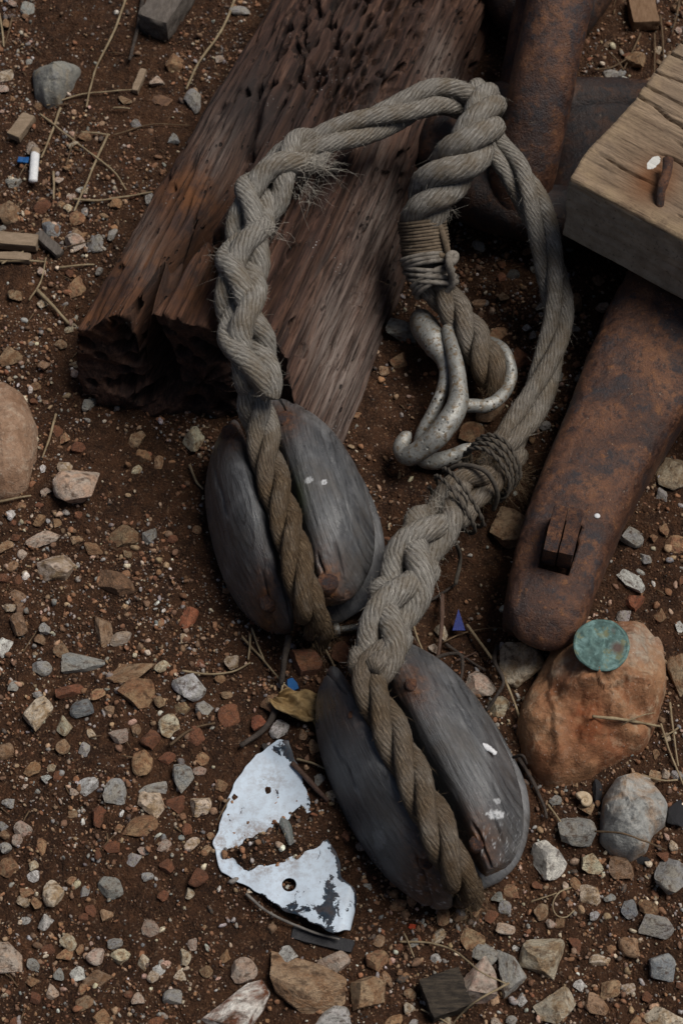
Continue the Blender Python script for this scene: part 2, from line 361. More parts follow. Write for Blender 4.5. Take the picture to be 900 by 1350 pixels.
TWIG = mat_plain('dark_twig', (.03, .024, .02), (.075, .058, .048), 140, .85, bump=.002); TWIGB = mat_plain('brown_twig', (.075, .043, .03), (.13, .08, .06), 140, .85, bump=.002)
NAIL = mat_rust('rusted_nail', 3., .5, .9); COAL = mat_plain('charcoal', (.012, .012, .014), (.028, .027, .03), 160, .6)

# ------------------------------------------------------------------ the ground
MOUND = P(388, 1112); MOUND2 = P(330, 1128)
def H(x, y):
    x = np.asarray(x, float); y = np.asarray(y, float); p = np.stack([x, y, np.zeros_like(x)], -1)
    near = np.exp(-((x / .8) ** 2 + ((y - .1) / .9) ** 2) ** 2)
    h = .006 * fbm(p * 9, 3, 3) + .0032 * fbm(p * 55, 3, 8) + .0022 * fbm(p * 170, 2, 12)
    far = .12 * fbm(p * .35, 4, 31) * (1 - near)
    m = .0150 * np.exp(-(((x - MOUND[0]) / .036) ** 2 + ((y - MOUND[1] - .35 * (x - MOUND[0])) / .0165) ** 2) ** 1.4)
    m = m + .0050 * np.exp(-(((x - MOUND2[0]) / .020) ** 2 + ((y - MOUND2[1]) / .010) ** 2))
    m = m * (1 + .75 * fbm(p * 75, 4, 40))
    return h * (near + .3) + far + m
def axis_steps(a, b, st, reach):
    mid = np.arange(a, b + 1e-9, st); g = st * 1.35 ** np.arange(1, 32); g = np.cumsum(g); g = g[g < reach]
    return np.r_[(a - g)[::-1], mid, b + g]
gx, gy = axis_steps(-.36, .36, .0023, 40), axis_steps(-.43, .62, .0023, 40)
X, Y = np.meshgrid(gx, gy); Z = H(X, Y)
nx, ny = len(gx), len(gy); i = np.arange(ny - 1)[:, None] * nx; j = np.arange(nx - 1)[None]
GF = np.stack([i + j, i + j + 1, i + nx + j + 1, i + nx + j], -1).reshape(-1, 4)
ground = mk('ground', np.stack([X, Y, Z], -1).reshape(-1, 3), GF, SOIL, origin=(0, 0, 0)); tag(ground, kind='structure')

# ------------------------------------------------------------------ stones
def ico(sub):
    import bmesh
    bm = bmesh.new(); bmesh.ops.create_icosphere(bm, subdivisions=sub, radius=1)
    V = np.array([v.co[:] for v in bm.verts]); F = np.array([[v.index for v in f.verts] for f in bm.faces]); bm.free(); return V, F
ICO = {k: ico(k) for k in (1, 2, 3, 4)}
def stone_shape(seed, sub, chops=9, rough=.07, cut=(.55, .9)):
    r = np.random.RandomState(seed); V, F = ICO[sub]; V = V.copy()
    for _ in range(chops):
        n = r.normal(size=3); n /= np.linalg.norm(n); d = r.uniform(*cut)
        k = V @ n; V -= np.where(k > d, k - d, 0)[:, None] * n
    s = np.abs(V).max(0); V /= s
    nn = V / (np.linalg.norm(V, axis=1)[:, None] + 1e-9)
    V += nn * (rough * fbm(V * 1.7 + seed, 4, seed % 97) )[:, None]
    return V, F
PAL = {'orange': (.29, .142, .070), 'rust': (.22, .088, .042), 'tan': (.39, .265, .16), 'cream': (.62, .53, .40), 'white': (.72, .70, .66),
       'grey': (.34, .335, .32), 'bluegrey': (.19, .205, .215), 'pink': (.48, .33, .25), 'brown': (.165, .092, .055), 'dark': (.045, .042, .042), 'brick': (.27, .075, .035)}
TONE = {'orange': (.38, .24, .13), 'rust': (.16, .06, .03), 'tan': (.26, .14, .07), 'cream': (.38, .26, .15), 'white': (.42, .40, .37), 'grey': (.36, .33, .28),
        'bluegrey': (.30, .30, .29), 'pink': (.48, .40, .33), 'brown': (.24, .13, .07), 'dark': (.075, .07, .07), 'brick': (.33, .12, .06)}
LIB = [mesh_of('pebble', *stone_shape(100 + k, 3, 9 + k % 8, .04 + .04 * (k % 3), (.42, .82)), mat=STONE, smooth=True) for k in range(26)]
for me in LIB:
    me.set_sharp_from_angle(angle=radians(22))
RNG = np.random.RandomState(5)
PLACED = []
def stone(name, px, py, w, h, colour, label, cat='stone', group=None, rot=0, mesh=None, sink=.38, flat=.72, zbase=None, tone=None, seed=None):
    c = P(px, py, .004); rx, ry = w * PX / 2 * 1.04, h * PX / 2 * 1.10; rz = min(rx, ry) * flat
    me = mesh
    if me is None:
        sd = int(px * 7 + py * 13)
        me = mesh_of('stone', *stone_shape(sd, 4, 11 + sd % 7, .07, (.42, .82)), mat=STONE); me.set_sharp_from_angle(angle=radians(22))
    o = link(bpy.data.objects.new(name, me))
    zb = float(H(c[0], c[1])) if zbase is None else zbase
    o.location = (c[0], c[1], zb + rz * (1 - 2 * sink * .8 - .10)); o.scale = (rx, ry, rz)
    o.rotation_euler = (0, 0, radians(rot))
    j = RNG.uniform(.8, 1.25); jj = RNG.uniform(.95, 1.05, 3)
    o.color = (*(np.array(PAL[colour]) * j * jj), 1); o['tone'] = [float(q) for q in (np.array(TONE[tone or colour]) * j)]
    PLACED.append((c[0], c[1], max(rx, ry)))
    return tag(o, label, cat, group)
STONES = [
 (78,752,54,42,'cream','smooth cream and tan stone beside a brown and white wedge stone',0), (150,770,56,34,'brown','brown wedge stone with a white streak, pointing down to gravel',-35),
 (135,828,28,44,'tan','upright yellow tan stone above a small pink stone',8), (160,841,28,18,'pink','small pinkish flat stone against the yellow tan stone',0),
 (110,874,54,27,'grey','long pale grey flat stone lying in brown gravel',0), (172,886,62,30,'tan','low pale slab half buried in the soil',18),
 (247,902,46,40,'white','angular white and grey quartz stone alone on bare soil',0), (52,942,34,42,'cream','cream stone shaped like a tooth',-25),
 (91,912,40,20,'rust','flat red brown stone chip under the long grey stone',0), (112,935,36,24,'bluegrey','blue grey stone beside the tooth shaped cream stone',12),
 (178,914,46,38,'orange','flat layered orange stone slab',-10), (165,702,40,36,'tan','dull tan angular stone on the soil below the log',0),
 (57,712,44,20,'pink','pale pink brown sliver of stone',25), (197,705,20,24,'grey','small grey upright stone beside a dull tan one',0),
 (7,852,18,28,'white','narrow white stone cut by the picture edge',0), (202,975,30,26,'rust','orange brown rounded stone beside a dry curved stem',0),
 (192,1008,32,32,'orange','two tone orange and cream pebble above a white shelly stone',0), (307,872,22,18,'cream','small ochre pebble beside crossing straws',0),
 (402,874,44,38,'rust','pinkish brown angular stone under the lower end of the block',0), (452,862,28,26,'rust','reddish stone next to a grey metal bolt',0),
 (249,813,28,28,'brick','flat brick red chip on bare soil',20), (340,957,24,22,'brick','rounded bright red brick pebble by the dark twig',0),
 (240,930,20,18,'tan','small tan pebble under the white quartz stone',0), (266,932,28,26,'grey','grey stone touching a small tan pebble',0),
 (225,957,28,28,'cream','cream and grey mottled stone above a dry curved stem',0),
 (200,1062,34,30,'cream','white shelly stone with a brown stain',0), (235,1060,30,22,'rust','oblong brown stone between two pale stones',0),
 (262,1064,30,25,'cream','cream four cornered stone beside the oblong brown stone',0), (240,1030,30,38,'grey','upright dark grey stone above an oblong brown stone',10),
 (205,1040,38,22,'grey','flat grey stone beside the upright dark grey stone',0), (152,1048,30,36,'grey','triangular grey stone on brown soil',-20),
 (185,1092,44,26,'orange','long orange stone splinter',25), (130,1077,20,26,'rust','narrow orange red stone',0), (75,1180,30,32,'cream','white and yellow lump of stone on fine gravel',0),
 (12,1146,24,26,'orange','pink and orange stone at the left edge',0), (45,1155,15,15,'white','small bright white round pebble',0),
 (197,1224,23,21,'pink','white and pink pebble among fine gravel',0), (158,1262,24,18,'cream','small cream oblong stone tilted in fine gravel',40),
 (103,1284,22,18,'white','white squarish pebble in the lower gravel',-15), (130,1288,36,22,'tan','grey tan broken stone beside a white squarish pebble',10),
 (320,1283,32,32,'pink','pinkish tan rounded stone above the big white and red stone',0), (310,1332,92,52,'white','big white and red veined stone',28),
 (395,1298,104,54,'tan','broad flat brown tan stone bedded in soil',-25), (381,1261,26,23,'white','clean white stone under the torn white plate',0),
 (437,1270,42,30,'pink','pink and cream stone beside the broad flat brown stone',0), (437,1342,48,26,'white','white stone with a yellow spot',0),
 (8,1262,40,36,'pink','grey pink stone with a white chip beside it',0), (482,1305,46,48,'tan','smooth wet looking tan brown stone',-15),
 (637,1295,58,54,'pink','speckled pink orange round stone beside the square of dark wood',0), (672,1280,34,54,'grey','oval grey stone standing between two paler stones',12),
 (717,1265,56,50,'cream','pale angular stone with a dark grey left face',0), (730,1328,50,44,'cream','cream pink block shaped stone',0),
 (620,1234,34,25,'tan','tan pink stone below the frayed rope end',0), (640,1252,30,28,'grey','grey tan stone under the tan pink stone',0),
 (720,1128,42,54,'white','rough white stone against the rim of the block',10), (757,1100,46,44,'grey','square cut grey stone beside the rough white stone',-12),
 (777,1135,32,24,'cream','cream knobbly stone below the square cut grey stone',0), (822,1140,34,28,'tan','tan stone under the big grey boulder',0),
 (888,1154,44,48,'grey','grey stone with tan patches',0), (777,1178,28,24,'cream','cream stone with yellow lump',-20), (830,1190,22,28,'bluegrey','smooth blue grey oval pebble',0),
 (854,1192,26,23,'orange','crumbly orange stone beside a blue grey pebble',0), (862,1218,46,28,'grey','smooth grey and pink oval stone',0), (870,1275,40,36,'bluegrey','sharp blue grey stone flake',35),
 (787,1262,32,15,'cream','thin cream stone flake',10), (787,1325,28,30,'tan','tan rounded stone among red gravel',0), (875,1342,54,30,'cream','pale stone beside the right lower corner gravel',0),
 (497,1265,25,25,'orange','rounded orange brown pebble beside a wet looking stone',0), (765,1296,16,15,'white','small clean white chip of stone in red gravel',0),
 (685,874,58,58,'cream','cream angular stone under the tip of the iron bar',20), (632,898,40,36,'pink','pink and white stone between twigs',0), (660,932,30,26,'cream','cream yellow stone by a dark twig',20),
 (832,764,22,44,'white','white oval stone leaning by the iron bar',38), (830,708,32,32,'grey','grey stone touching the iron bar edge',0), (837,790,26,24,'brick','flat red brick chip beside the white oval stone',0),
 (822,808,20,20,'grey','pale grey pebble below the red brick chip',0), (670,695,58,62,'tan','brown tan stone in the shade between rope and iron bar',10), (895,885,30,60,'tan','brown stone beside the big orange rock',0),
 (888,622,46,50,'cream','pale cracked stone beyond the iron bar',0), (648,542,46,26,'tan','tan stone under the hook ring',20), (622,572,36,38,'orange','orange stone leaning beside the hook',0),
 (108,645,70,56,'pink','rounded pink tan stone below the log end',35), (178,577,28,26,'tan','round tan stone under the hollow log end',0), (15,473,32,34,'tan','tan stone above the big brown boulder',0),
 (100,383,28,40,'orange','orange stone standing beside the log',0), (115,528,24,24,'grey','grey white pebble against the foot of the log',0), (190,601,22,20,'orange','small orange stone between tan stones below the log',0),
 (208,607,14,22,'tan','small upright tan chip below the log',0), (107,590,26,18,'rust','dull red stone on bare soil below the log',0),
 (255,132,28,44,'grey','grey stone leaning on the log side',0), (205,107,28,18,'pink','pink orange stone in front of the grey wood scrap',0), (230,84,26,26,'orange','orange stone beside the grey wood scrap',0),
 (165,132,22,16,'tan','small ochre stone near a split stick',0), (12,278,40,42,'tan','tan flat stone near the cigarette butt',0), (68,302,36,30,'bluegrey','dark blue grey round stone beside a flat stick',0),
 (57,273,28,22,'rust','red brown stone above the dark round stone',0), (15,237,30,22,'grey','greenish grey stone under the cigarette butt',0), (180,162,20,18,'grey','round pale grey pebble near a bent stem',0), (230,181,20,24,'grey','grey pebble close to the log side',0),
 (214,128,32,18,'brown','brown stone near the grey leaning stone',0), (655,440,26,30,'orange','orange stone in the dark beyond the hook ring',0), (690,470,30,30,'rust','red stone in the dark beside the rope loop',0),
 (530,440,46,40,'grey','dull grey stone wedged behind the hook beside the log',0), (528,475,30,22,'orange','small orange stone below the dull grey stone',0),
 (835,160,0,0,'grey','',0),
]
for px, py, w, h, c, lab, rot in STONES:
    if w: stone('stone', px, py, w, h, c, lab, rot=rot, tone={'white and red': 'rust'}.get(lab[4:17]))
for px, py, w, h, c, lab in [(807,95,28,22,'grey','grey stone lying against the round end of the far chain link'), (765,108,22,32,'rust','red stone tucked between chain link and gravel'), (822,100,0,0,'','') , (822,105,26,22,'white','pale stone in the gravel between link and timber'), (838,82,36,30,'orange','orange broken chip near the brown wood chip')]:
    if w: stone('stone', px, py, w, h, c, lab)
stone('stone', 379, 1106, 15, 34, 'bluegrey', 'slim blue grey pebble lying on soil over the white plate', rot=8, sink=.1)
for px, py, w, h, lab, rot in [(787,1042,13,30,'slim black charcoal stick beside the snail shell',0), (892,1072,26,36,'black charcoal lump beside the big grey boulder',-30), (850,1131,22,11,'flat black charcoal chip under the big grey boulder',0)]:
    o = stone('charcoal', px, py, w, h, 'dark', lab, 'charcoal', rot=rot); o.data.materials[0] = COAL

def outline_rock(name, poly, hgt, mat, label, seed, base=-.008, rough=.004, zpx=.006, power=2.6, cat='rock'):
    """a boulder: plan outline, domed top with ledges, closed underside"""
    q = np.array([P(a, b, zpx)[:2] for a, b in poly]); q = np.vstack([q, q[:1]])
    l = np.r_[0, np.cumsum(np.linalg.norm(np.diff(q, axis=0), axis=1))]; M = 150
    o2 = np.stack([np.interp(np.linspace(0, l[-1], M, endpoint=False), l, q[:, k]) for k in (0, 1)], 1)
    for _ in range(3): o2 = (np.roll(o2, 1, 0) + 2 * o2 + np.roll(o2, -1, 0)) / 4
    c = o2.mean(0); rows = []
    ks = np.r_[np.linspace(.02, .9, 46), np.linspace(.92, 1., 10)]
    rk = np.random.RandomState(seed); cuts = [(rk.uniform(-.55, .55, 2), rk.uniform(.80, 1.05)) for _ in range(7)]; rad = np.linalg.norm(o2 - c, axis=1).mean()
    def top(xy, k):
        p = np.c_[xy, np.zeros(len(xy))]
        d = (1 - k ** (power * 1.7)) * (.70 + .30 * (1 - k ** 1.8))
        face = np.ones(len(xy))
        for g_, o_ in cuts: face = np.minimum(face, o_ + .10 - ((xy - c) / rad) @ g_ * .8)
        return d * hgt * np.clip(face, .35, 1.2) * (1 + .28 * fbm(p * 16 + seed, 3, seed)) + rough * fbm(p * 60, 4, seed + 5) * np.sqrt(np.clip(d, 0, 1) + .1) + .6 * rough * np.round(2 * fbm(p * 28, 2, seed + 9))/2 * (d > .1)
    for k in ks:
        xy = c + (o2 - c) * k; rows.append(np.c_[xy, top(xy, k) + .001 - .013 * sstep(.9, 1., k)])
    for k, z in ((.97, -.018), (.85, base - .012), (.4, base - .012)): rows.append(np.c_[c + (o2 - c) * k, np.full(M, z)])
    V = np.vstack(rows); n = len(rows); i = np.arange(n - 1)[:, None] * M; j = np.arange(M)[None]; j2 = (j + 1) % M
    p = np.c_[V[:, :2], V[:, 2:]]
    F = [tuple(f) for f in np.stack([i + j, i + M + j, i + M + j2, i + j2], -1).reshape(-1, 4).tolist()]
    V = np.vstack([V, V[:M].mean(0), [*c, base]]); F += [(len(V) - 2, k, (k + 1) % M) for k in range(M)] + [(len(V) - 1, (n - 1) * M + (k + 1) % M, (n - 1) * M + k) for k in range(M)]
    px_, py_ = pix(V); bl = lambda x, y, rx, ry: np.exp(-(((px_ - x) / rx) ** 2 + ((py_ - y) / ry) ** 2))
    o = mk(name, V, F, mat, cols={'red': np.clip(bl(775, 950, 36, 55) * 1.2 + .6 * bl(720, 1000, 30, 25), 0, 1), 'pale': np.clip(bl(840, 850, 40, 25) + .5 * bl(740, 880, 18, 14), 0, 1)}); tag(o, label, cat)
    PLACED.append((c[0], c[1], np.linalg.norm(o2 - c, axis=1).mean()))
    def height(x, y):
        d = (V[:, 0] - x) ** 2 + (V[:, 1] - y) ** 2; k = np.argsort(d)[:12]; return V[k, 2].max()
    return o, height
ORANGE = mat_rock('orange_rock', (.31, .165, .085), (.20, .080, .036), (.40, .28, .18), 1., .54, True)
GREYR = mat_rock('grey_rock', (.30, .30, .285), (.36, .22, .12), (.40, .39, .36), 1.3, .57)
TANR = mat_rock('tan_rock', (.30, .19, .125), (.22, .125, .075), (.40, .30, .22), 1.3, .55)
SLATE = mat_rock('layered_grey_rock', (.23, .225, .20), (.30, .24, .16), (.15, .15, .15), 1.6, .6)
orock, oheight = outline_rock('rock', [(682,925),(700,893),(718,862),(740,830),(790,812),(850,808),(880,838),(884,900),(872,950),(852,990),(805,1012),(765,1034),(725,1042),(698,1028),(684,1000),(676,960)], .054, ORANGE, 'large orange brown rock with a green coin on it', 4, rough=.013, power=5)
outline_rock('rock', [(790,1085),(792,1050),(808,1025),(835,1012),(860,1020),(884,1060),(880,1085),(862,1100),(855,1120),(835,1132),(805,1125),(788,1108)], .036, GREYR, 'big pale grey boulder with orange patches', 12, rough=.010, power=4.5)
outline_rock('rock', [(-30,510),(5,500),(35,520),(52,560),(50,610),(40,650),(15,664),(-30,665),(-60,600)], .042, TANR, 'big brown rounded boulder with pale top', 21, rough=.004, power=4)
outline_rock('rock', [(40,95),(58,84),(90,83),(110,88),(98,112),(78,138),(58,140),(44,128)], .024, SLATE, 'layered grey angular rock on the dark soil', 33, rough=.005, power=5)
outline_rock('rock', [(735,848),(742,830),(762,815),(776,812),(772,832),(757,846)], .012, SLATE, 'grey slate piece under the rounded end of the iron bar', 37, rough=.003, power=4)

# ------------------------------------------------------------------ worm-eaten log
LC = np.array([-.100, .118]); LD = np.array([.338, .941]); LD /= np.linalg.norm(LD); LW = np.array([LD[1], -LD[0]])
def beam(sec, length, ns, npts, caps, shape, s0=0.):
    """sweep a closed section (w,z) along s; shape(w,z,s,cap) moves every point; near end closed with rings"""
    sec = np.asarray(sec, float); cl = np.vstack([sec, sec[:1]])
    c, _ = crom(np.c_[cl, np.zeros(len(cl))], npts + 1); c = c[:-1, :2]; cen = c.mean(0)
    rows = []
    for k in np.linspace(.015, .97, caps): rows.append(np.c_[cen + (c - cen) * k, np.full(npts, s0), np.full(npts, 1.)])
    for s in np.linspace(s0, s0 + length, ns): rows.append(np.c_[c, np.full(npts, s), np.zeros(npts)])
    rows.append(np.c_[cen + (c - cen) * .5, np.full(npts, s0 + length), np.full(npts, 2.)])
    rows.append(np.c_[cen + (c - cen) * .02, np.full(npts, s0 + length), np.full(npts, 2.)])
    A = np.vstack(rows); n = len(rows)
    i = np.arange(n - 1)[:, None] * npts; j = np.arange(npts)[None]; j2 = (j + 1) % npts
    F = np.stack([i + j, i + j2, i + npts + j2, i + npts + j], -1).reshape(-1, 4)
    idx = np.tile(np.arange(npts), n)
    return A, F, idx, cen, c
lsec = [(-.085, -.004), (-.104, .02), (-.108, .055), (-.085, .092), (-.055, .112), (-.02, .124), (.02, .122), (.05, .108), (.082, .066), (.104, .022), (.108, -.004), (.05, -.006), (0, -.006), (-.05, -.006)]
A, LF, lidx, lcen, lc = beam(lsec, .58, 360, 470, 70, None)
w, z, s, cap = A.T
tn = np.roll(lc, -1, 0) - np.roll(lc, 1, 0); tn /= np.linalg.norm(tn, axis=1)[:, None]; nr = np.stack([tn[:, 1], -tn[:, 0]], 1)
if ((lc - lcen) * nr).sum() < 0: nr = -nr
nw, nz = nr[lidx].T
per = lidx * (.62 / 470)
body = (cap == 0)
g1 = fbm(np.stack([per * 38, s * 3.2, 0 * s], 1), 4, 51); g2 = 1 - np.abs(fbm(np.stack([per * 75, s * 5, 0 * s + 3], 1), 3, 53)) * 2.4
d = .0065 * g1 - .0045 * sstep(.55, .95, g2) * 1.6 + .0022 * fbm(np.stack([per * 260, s * 22, 0 * s], 1), 3, 57)
for pc_, wd_, dp_ in ((.07, .007, .009), (.115, .005, .009), (.150, .004, .010), (.185, .004, .010), (.210, .006, .012), (.238, .005, .016), (.262, .0065, .021), (.288, .005, .018), (.315, .007, .014), (.345, .005, .009)):
    wan = .006 * fbm(np.stack([s * 7, 0 * s + pc_ * 70, 0 * s], 1), 3, 58); d = d - dp_ * np.exp(-np.abs((per - pc_ - wan) / wd_) ** 2.2) * (.7 + .7 * fbm(np.stack([s * 9, 0 * s + pc_ * 31, 0 * s], 1), 2, 59))
d = d + .0016 * fbm(np.stack([w * 200, s * 60, z * 200], 1), 3, 54)
rl = np.random.RandomState(3)
pit = np.zeros(len(s))
for _ in range(430):                                            # worm holes in the long faces
    ps, pp = rl.uniform(.0, .56), rl.uniform(.08, .52); L = rl.uniform(.003, .0085); Wd = rl.uniform(.0022, .0042)
    if rl.rand() < .6: ps = .22 + abs(rl.normal()) * .16; pp = rl.uniform(.13, .30)
    pit = np.maximum(pit, rl.uniform(.5, 1) * np.exp(-(((s - ps) / L) ** 2 + ((per - pp) / Wd) ** 2) ** 2))
d = d - .017 * pit * body
notch_w = -.050 + .018 * np.sin(s * 14) + .0 * z
nt = np.exp(-((w - notch_w - (.11 - z) * .25) / .0085) ** 2) * np.exp(-(np.maximum(s, 0) / .10) ** 2)
tp = sstep(.03, .07, z)
scale = 1 - .20 * sstep(0, .58, s)
W2 = w * scale + nw * d * body; Z2 = z * (1 - .05 * sstep(0, .5, s)) + nz * d * body
Z2 = Z2 - .060 * nt * tp * body
Z2 = Z2 - .020 * np.exp(-((w - notch_w) / .007) ** 2) * sstep(.06, .1, z) * np.exp(-((s - .08) / .16) ** 2) * body
# ragged, hollow near end
e = -.026 + .020 * np.exp(-((w - .055) / .022) ** 2) * sstep(0., .06, z) - .030 * sstep(.06, .105, w) - .02 * sstep(.08, .0, z) * sstep(.03, -.06, w) + .0035 * fbm(np.stack([w * 45, z * 45, 0 * z], 1), 4, 61)
capd = np.zeros(len(s))
for _ in range(58):
    a, b = rl.uniform(-.10, .045), rl.uniform(.012, .105); rr = rl.uniform(.0030, .0058)
    capd = np.maximum(capd, np.exp(-(((w - a) / rr / 1.25) ** 2 + ((z - b) / rr) ** 2) ** 2))
fall = np.exp(-np.maximum(s, 0) / .05)
hol = np.exp(-((w - (-.050 + (.11 - z) * .25)) / .009) ** 2) * sstep(.012, .04, z)
edge = sstep(.0, .012, np.abs(z - .118)) if False else 1
S2 = s + np.where(body, e * fall, e + .028 * capd + .055 * hol + .0008 * fbm(np.stack([w * 330, z * 120, 0 * z], 1), 3, 63))
rag = .006 * fbm(np.stack([per * 60, 0 * s, 0 * s + 7], 1), 3, 66) * np.exp(-np.maximum(s, 0) / .03); S2 = S2 + rag
V = np.c_[LC[0] + W2 * LW[0] + S2 * LD[0], LC[1] + W2 * LW[1] + S2 * LD[1], Z2]
px_, py_ = pix(V)
blob = lambda x, y, rx, ry: np.exp(-(((px_ - x) / rx) ** 2 + ((py_ - y) / ry) ** 2))
orange = np.clip(blob(255, 260, 45, 55) + blob(205, 350, 60, 40) + .7 * blob(120, 430, 50, 40) + .35 * blob(250, 400, 40, 30), 0, 1)
grey = np.clip(blob(445, 480, 40, 110) + .7 * blob(500, 300, 30, 120) + .6 * blob(285, 190, 30, 50) + blob(580, 100, 22, 60) + .6 * blob(190, 320, 25, 40), 0, 1)
black = np.clip(.9 * blob(330, 140, 70, 90) + .7 * blob(230, 330, 40, 60) + (cap == 1) * .3 + .5 * blob(470, 60, 70, 70), 0, 1)
log = mk('weathered_log', np.c_[W2, S2, Z2], LF, LOG, cols={'orange': orange, 'grey': grey, 'black': black}, origin=(0, 0, 0))
log.location = (LC[0], LC[1], 0); log.rotation_euler = (0, 0, math.atan2(LD[1], LD[0]) - pi / 2)
tag(log, 'old red brown worm eaten log split at its end, under the rope', 'log')
def logtop(px, py, z0=.12):
    p = P(px, py, z0); k = np.argsort((V[:, 0] - p[0]) ** 2 + (V[:, 1] - p[1]) ** 2)[:8]; return V[k, 2].max()

# ------------------------------------------------------------------ sawn timber with a bent nail
TC = np.array([.175, .197]); TD = np.array([.81, -.587]); TE = np.array([.587, .81]); TD /= np.linalg.norm(TD); TE /= np.linalg.norm(TE)
def rrect(w0, w1, z0, z1, r, n=5):
    o = []
    for cx, cz, a in ((w1 - r, z0 + r, -90), (w1 - r, z1 - r, 0), (w0 + r, z1 - r, 90), (w0 + r, z0 + r, 180)):
        for k in range(n): t = radians(a + 90 * k / (n - 1)); o.append((cx + r * cos(t), cz + r * sin(t)))
    out = []
    for p, q in zip(o, o[1:] + o[:1]):
        k = max(1, int(math.hypot(q[0] - p[0], q[1] - p[1]) / .004)); out += [(p[0] + (q[0] - p[0]) * i_ / k, p[1] + (q[1] - p[1]) * i_ / k) for i_ in range(k)]
    return out
TZ0, TZ1 = .100, .168
A, TF, tidx, tcen, tc = beam(rrect(0, .27, TZ0, TZ1, .004), .36, 180, 620, 14, None)
w, z, s, cap = A.T; body = cap == 0; topf = (z > TZ1 - .004)
Wn = np.stack([w * 55, s * 9, z * 55], 1)
dz = .0022 * fbm(Wn, 4, 71) + .0008 * fbm(np.stack([w * 300, s * 40, z * 300], 1), 3, 72)
ck = np.zeros(len(s)); rt = np.random.RandomState(8)
NA, NB = P(880, 212, TZ1), P(867, 278, TZ1)
def ts(p): q = np.asarray(p[:2]) - TC; return q @ TE, q @ TD
for w0, s0, s1, dp, amp in [(.058, .045, .15, .016, .006), (.10, -.01, .06, .011, .004), (.118, -.02, .12, .012, .003), (.135, -.02, .09, .010, .003), (.155, -.02, .2, .013, .003), (.175, -.02, .12, .012, .004), (.195, -.02, .2, .01, .003), (.078, .05, .10, .009, .003), (.022, .09, .17, .010, .004), (.035, .01, .05, .008, .003)]:
    cw = w0 + amp * np.sin(s * 40 + w0 * 90) + .0025 * fbm(np.stack([s * 60, 0 * s + w0 * 99, 0 * s], 1), 2, 73)
    ck = np.maximum(ck, dp / .016 * np.exp(-np.abs((w - cw) / .0009) ** 2) * sstep(s0 - .012, s0 + .012, s) * sstep(s1 + .015, s1 - .015, s))
nwv, nsv = ts(NB); nwu, nsu = ts(NA)
Z2 = z + np.where(topf, dz - .016 * ck, 0); W2 = w + np.where(~topf & body, -np.sign(w - .13) * (-dz), 0)
ragged = .003 * fbm(np.stack([w * 60, z * 40, 0 * z], 1), 4, 75) + .002 * fbm(np.stack([w * 14, 0 * z, 0 * z], 1), 2, 77) + .004 * sstep(.03, 0, w) - .004
S2 = s + ragged * np.exp(-s / .012) + np.where(cap == 1, .0, 0)
edge = np.exp(-((w - 0) / .012) ** 2) * sstep(TZ1 - .012, TZ1 - .004, z) + np.exp(-(s / .012) ** 2) * (z > TZ1 - .006) * .8
rustn = np.clip(np.exp(-(((w - (nwv + nwu) / 2) / .022) ** 2 + ((s - (nsv + nsu) / 2 + .008) / .016) ** 2)) * 1.0, 0, .8) * topf
wsp, ssp = ts(P(861, 215, TZ1)); wt = sstep(1.6, .3, np.hypot((w - wsp) / .0085, (s - ssp) / .0040)) * topf
V3 = np.c_[TC[0] + W2 * TE[0] + S2 * TD[0], TC[1] + W2 * TE[1] + S2 * TD[1], Z2]
tim = root('timber_beam', (*(TC + TD * .2 + TE * .1), TZ0), 'pale brown sawn timber end lying across the rusty iron bar', 'timber')
tb = mk('beam', np.c_[-W2, S2, Z2], TF[:, ::-1], TIMBER, cols={'side': (~topf) * 1., 'edge': np.clip(edge, 0, 1), 'rust': rustn, 'white': wt}, origin=(0, 0, 0))
tb.parent = tim; tb.location = (TC[0] - tim.location[0], TC[1] - tim.location[1], -TZ0); tb.rotation_euler = (0, 0, math.atan2(-TE[1], -TE[0]))
cpts, _ = crom([[*P(880, 210, .181), 7], [*P(878, 228, .179), 6.5], [*P(871, 250, .175), 6], [*P(868, 278, .163), 5.5], [*P(867, 292, .152), 5]], 40)
r = cpts[:, 3] * PX * (1 + .16 * fbm(cpts[:, :3] * 260, 2, 5))
v, f, u = tube(cpts[:, :3], r, 14); tag(mk('nail', v, f, NAIL, tim, uv=u), 'bent rusty nail')

# ------------------------------------------------------------------ rusty iron bar with its forelock keys
cp, sl = crom([[*P(704, 852, .028), 30, .022], [*P(709, 838, .032), 44, .030], [*P(717, 808, .034), 51, .034], [*P(737, 740, .036), 56, .036], [*P(772, 650, .040), 61, .038], [*P(818, 556, .044), 70, .040], [*P(868, 455, .048), 80, .042], [*P(925, 345, .052), 82, .044], [*P(1000, 200, .056), 84, .046]], 330)
m = 150; t, N_, B_ = frames(cp[:, :3]); Bh = np.cross(t, [0, 0, 1]); Bh /= np.linalg.norm(Bh, axis=1)[:, None]; Nh = np.cross(Bh, t)
th = np.linspace(0, 2 * pi, m, endpoint=False); sp = lambda v, e: np.sign(v) * np.abs(v) ** e
ca, sa = sp(np.cos(th), .56), sp(np.sin(th), .50)
endr = np.sqrt(np.clip(1 - (1 - np.clip(sl / .016, 0, 1)) ** 2.4, .02, 1))
V = cp[:, None, :3] + (cp[:, 3] * PX * endr)[:, None, None] * ca[None, :, None] * Bh[:, None] + (cp[:, 4] * (.35 + .65 * endr))[:, None, None] * sa[None, :, None] * Nh[:, None]
V = V.reshape(-1, 3); nn = (ca[None, :, None] * Bh[:, None] + sa[None, :, None] * Nh[:, None]).reshape(-1, 3)
V += nn * (.0022 * fbm(V * 22, 3, 81) + .0007 * fbm(V * 130, 3, 82))[:, None]
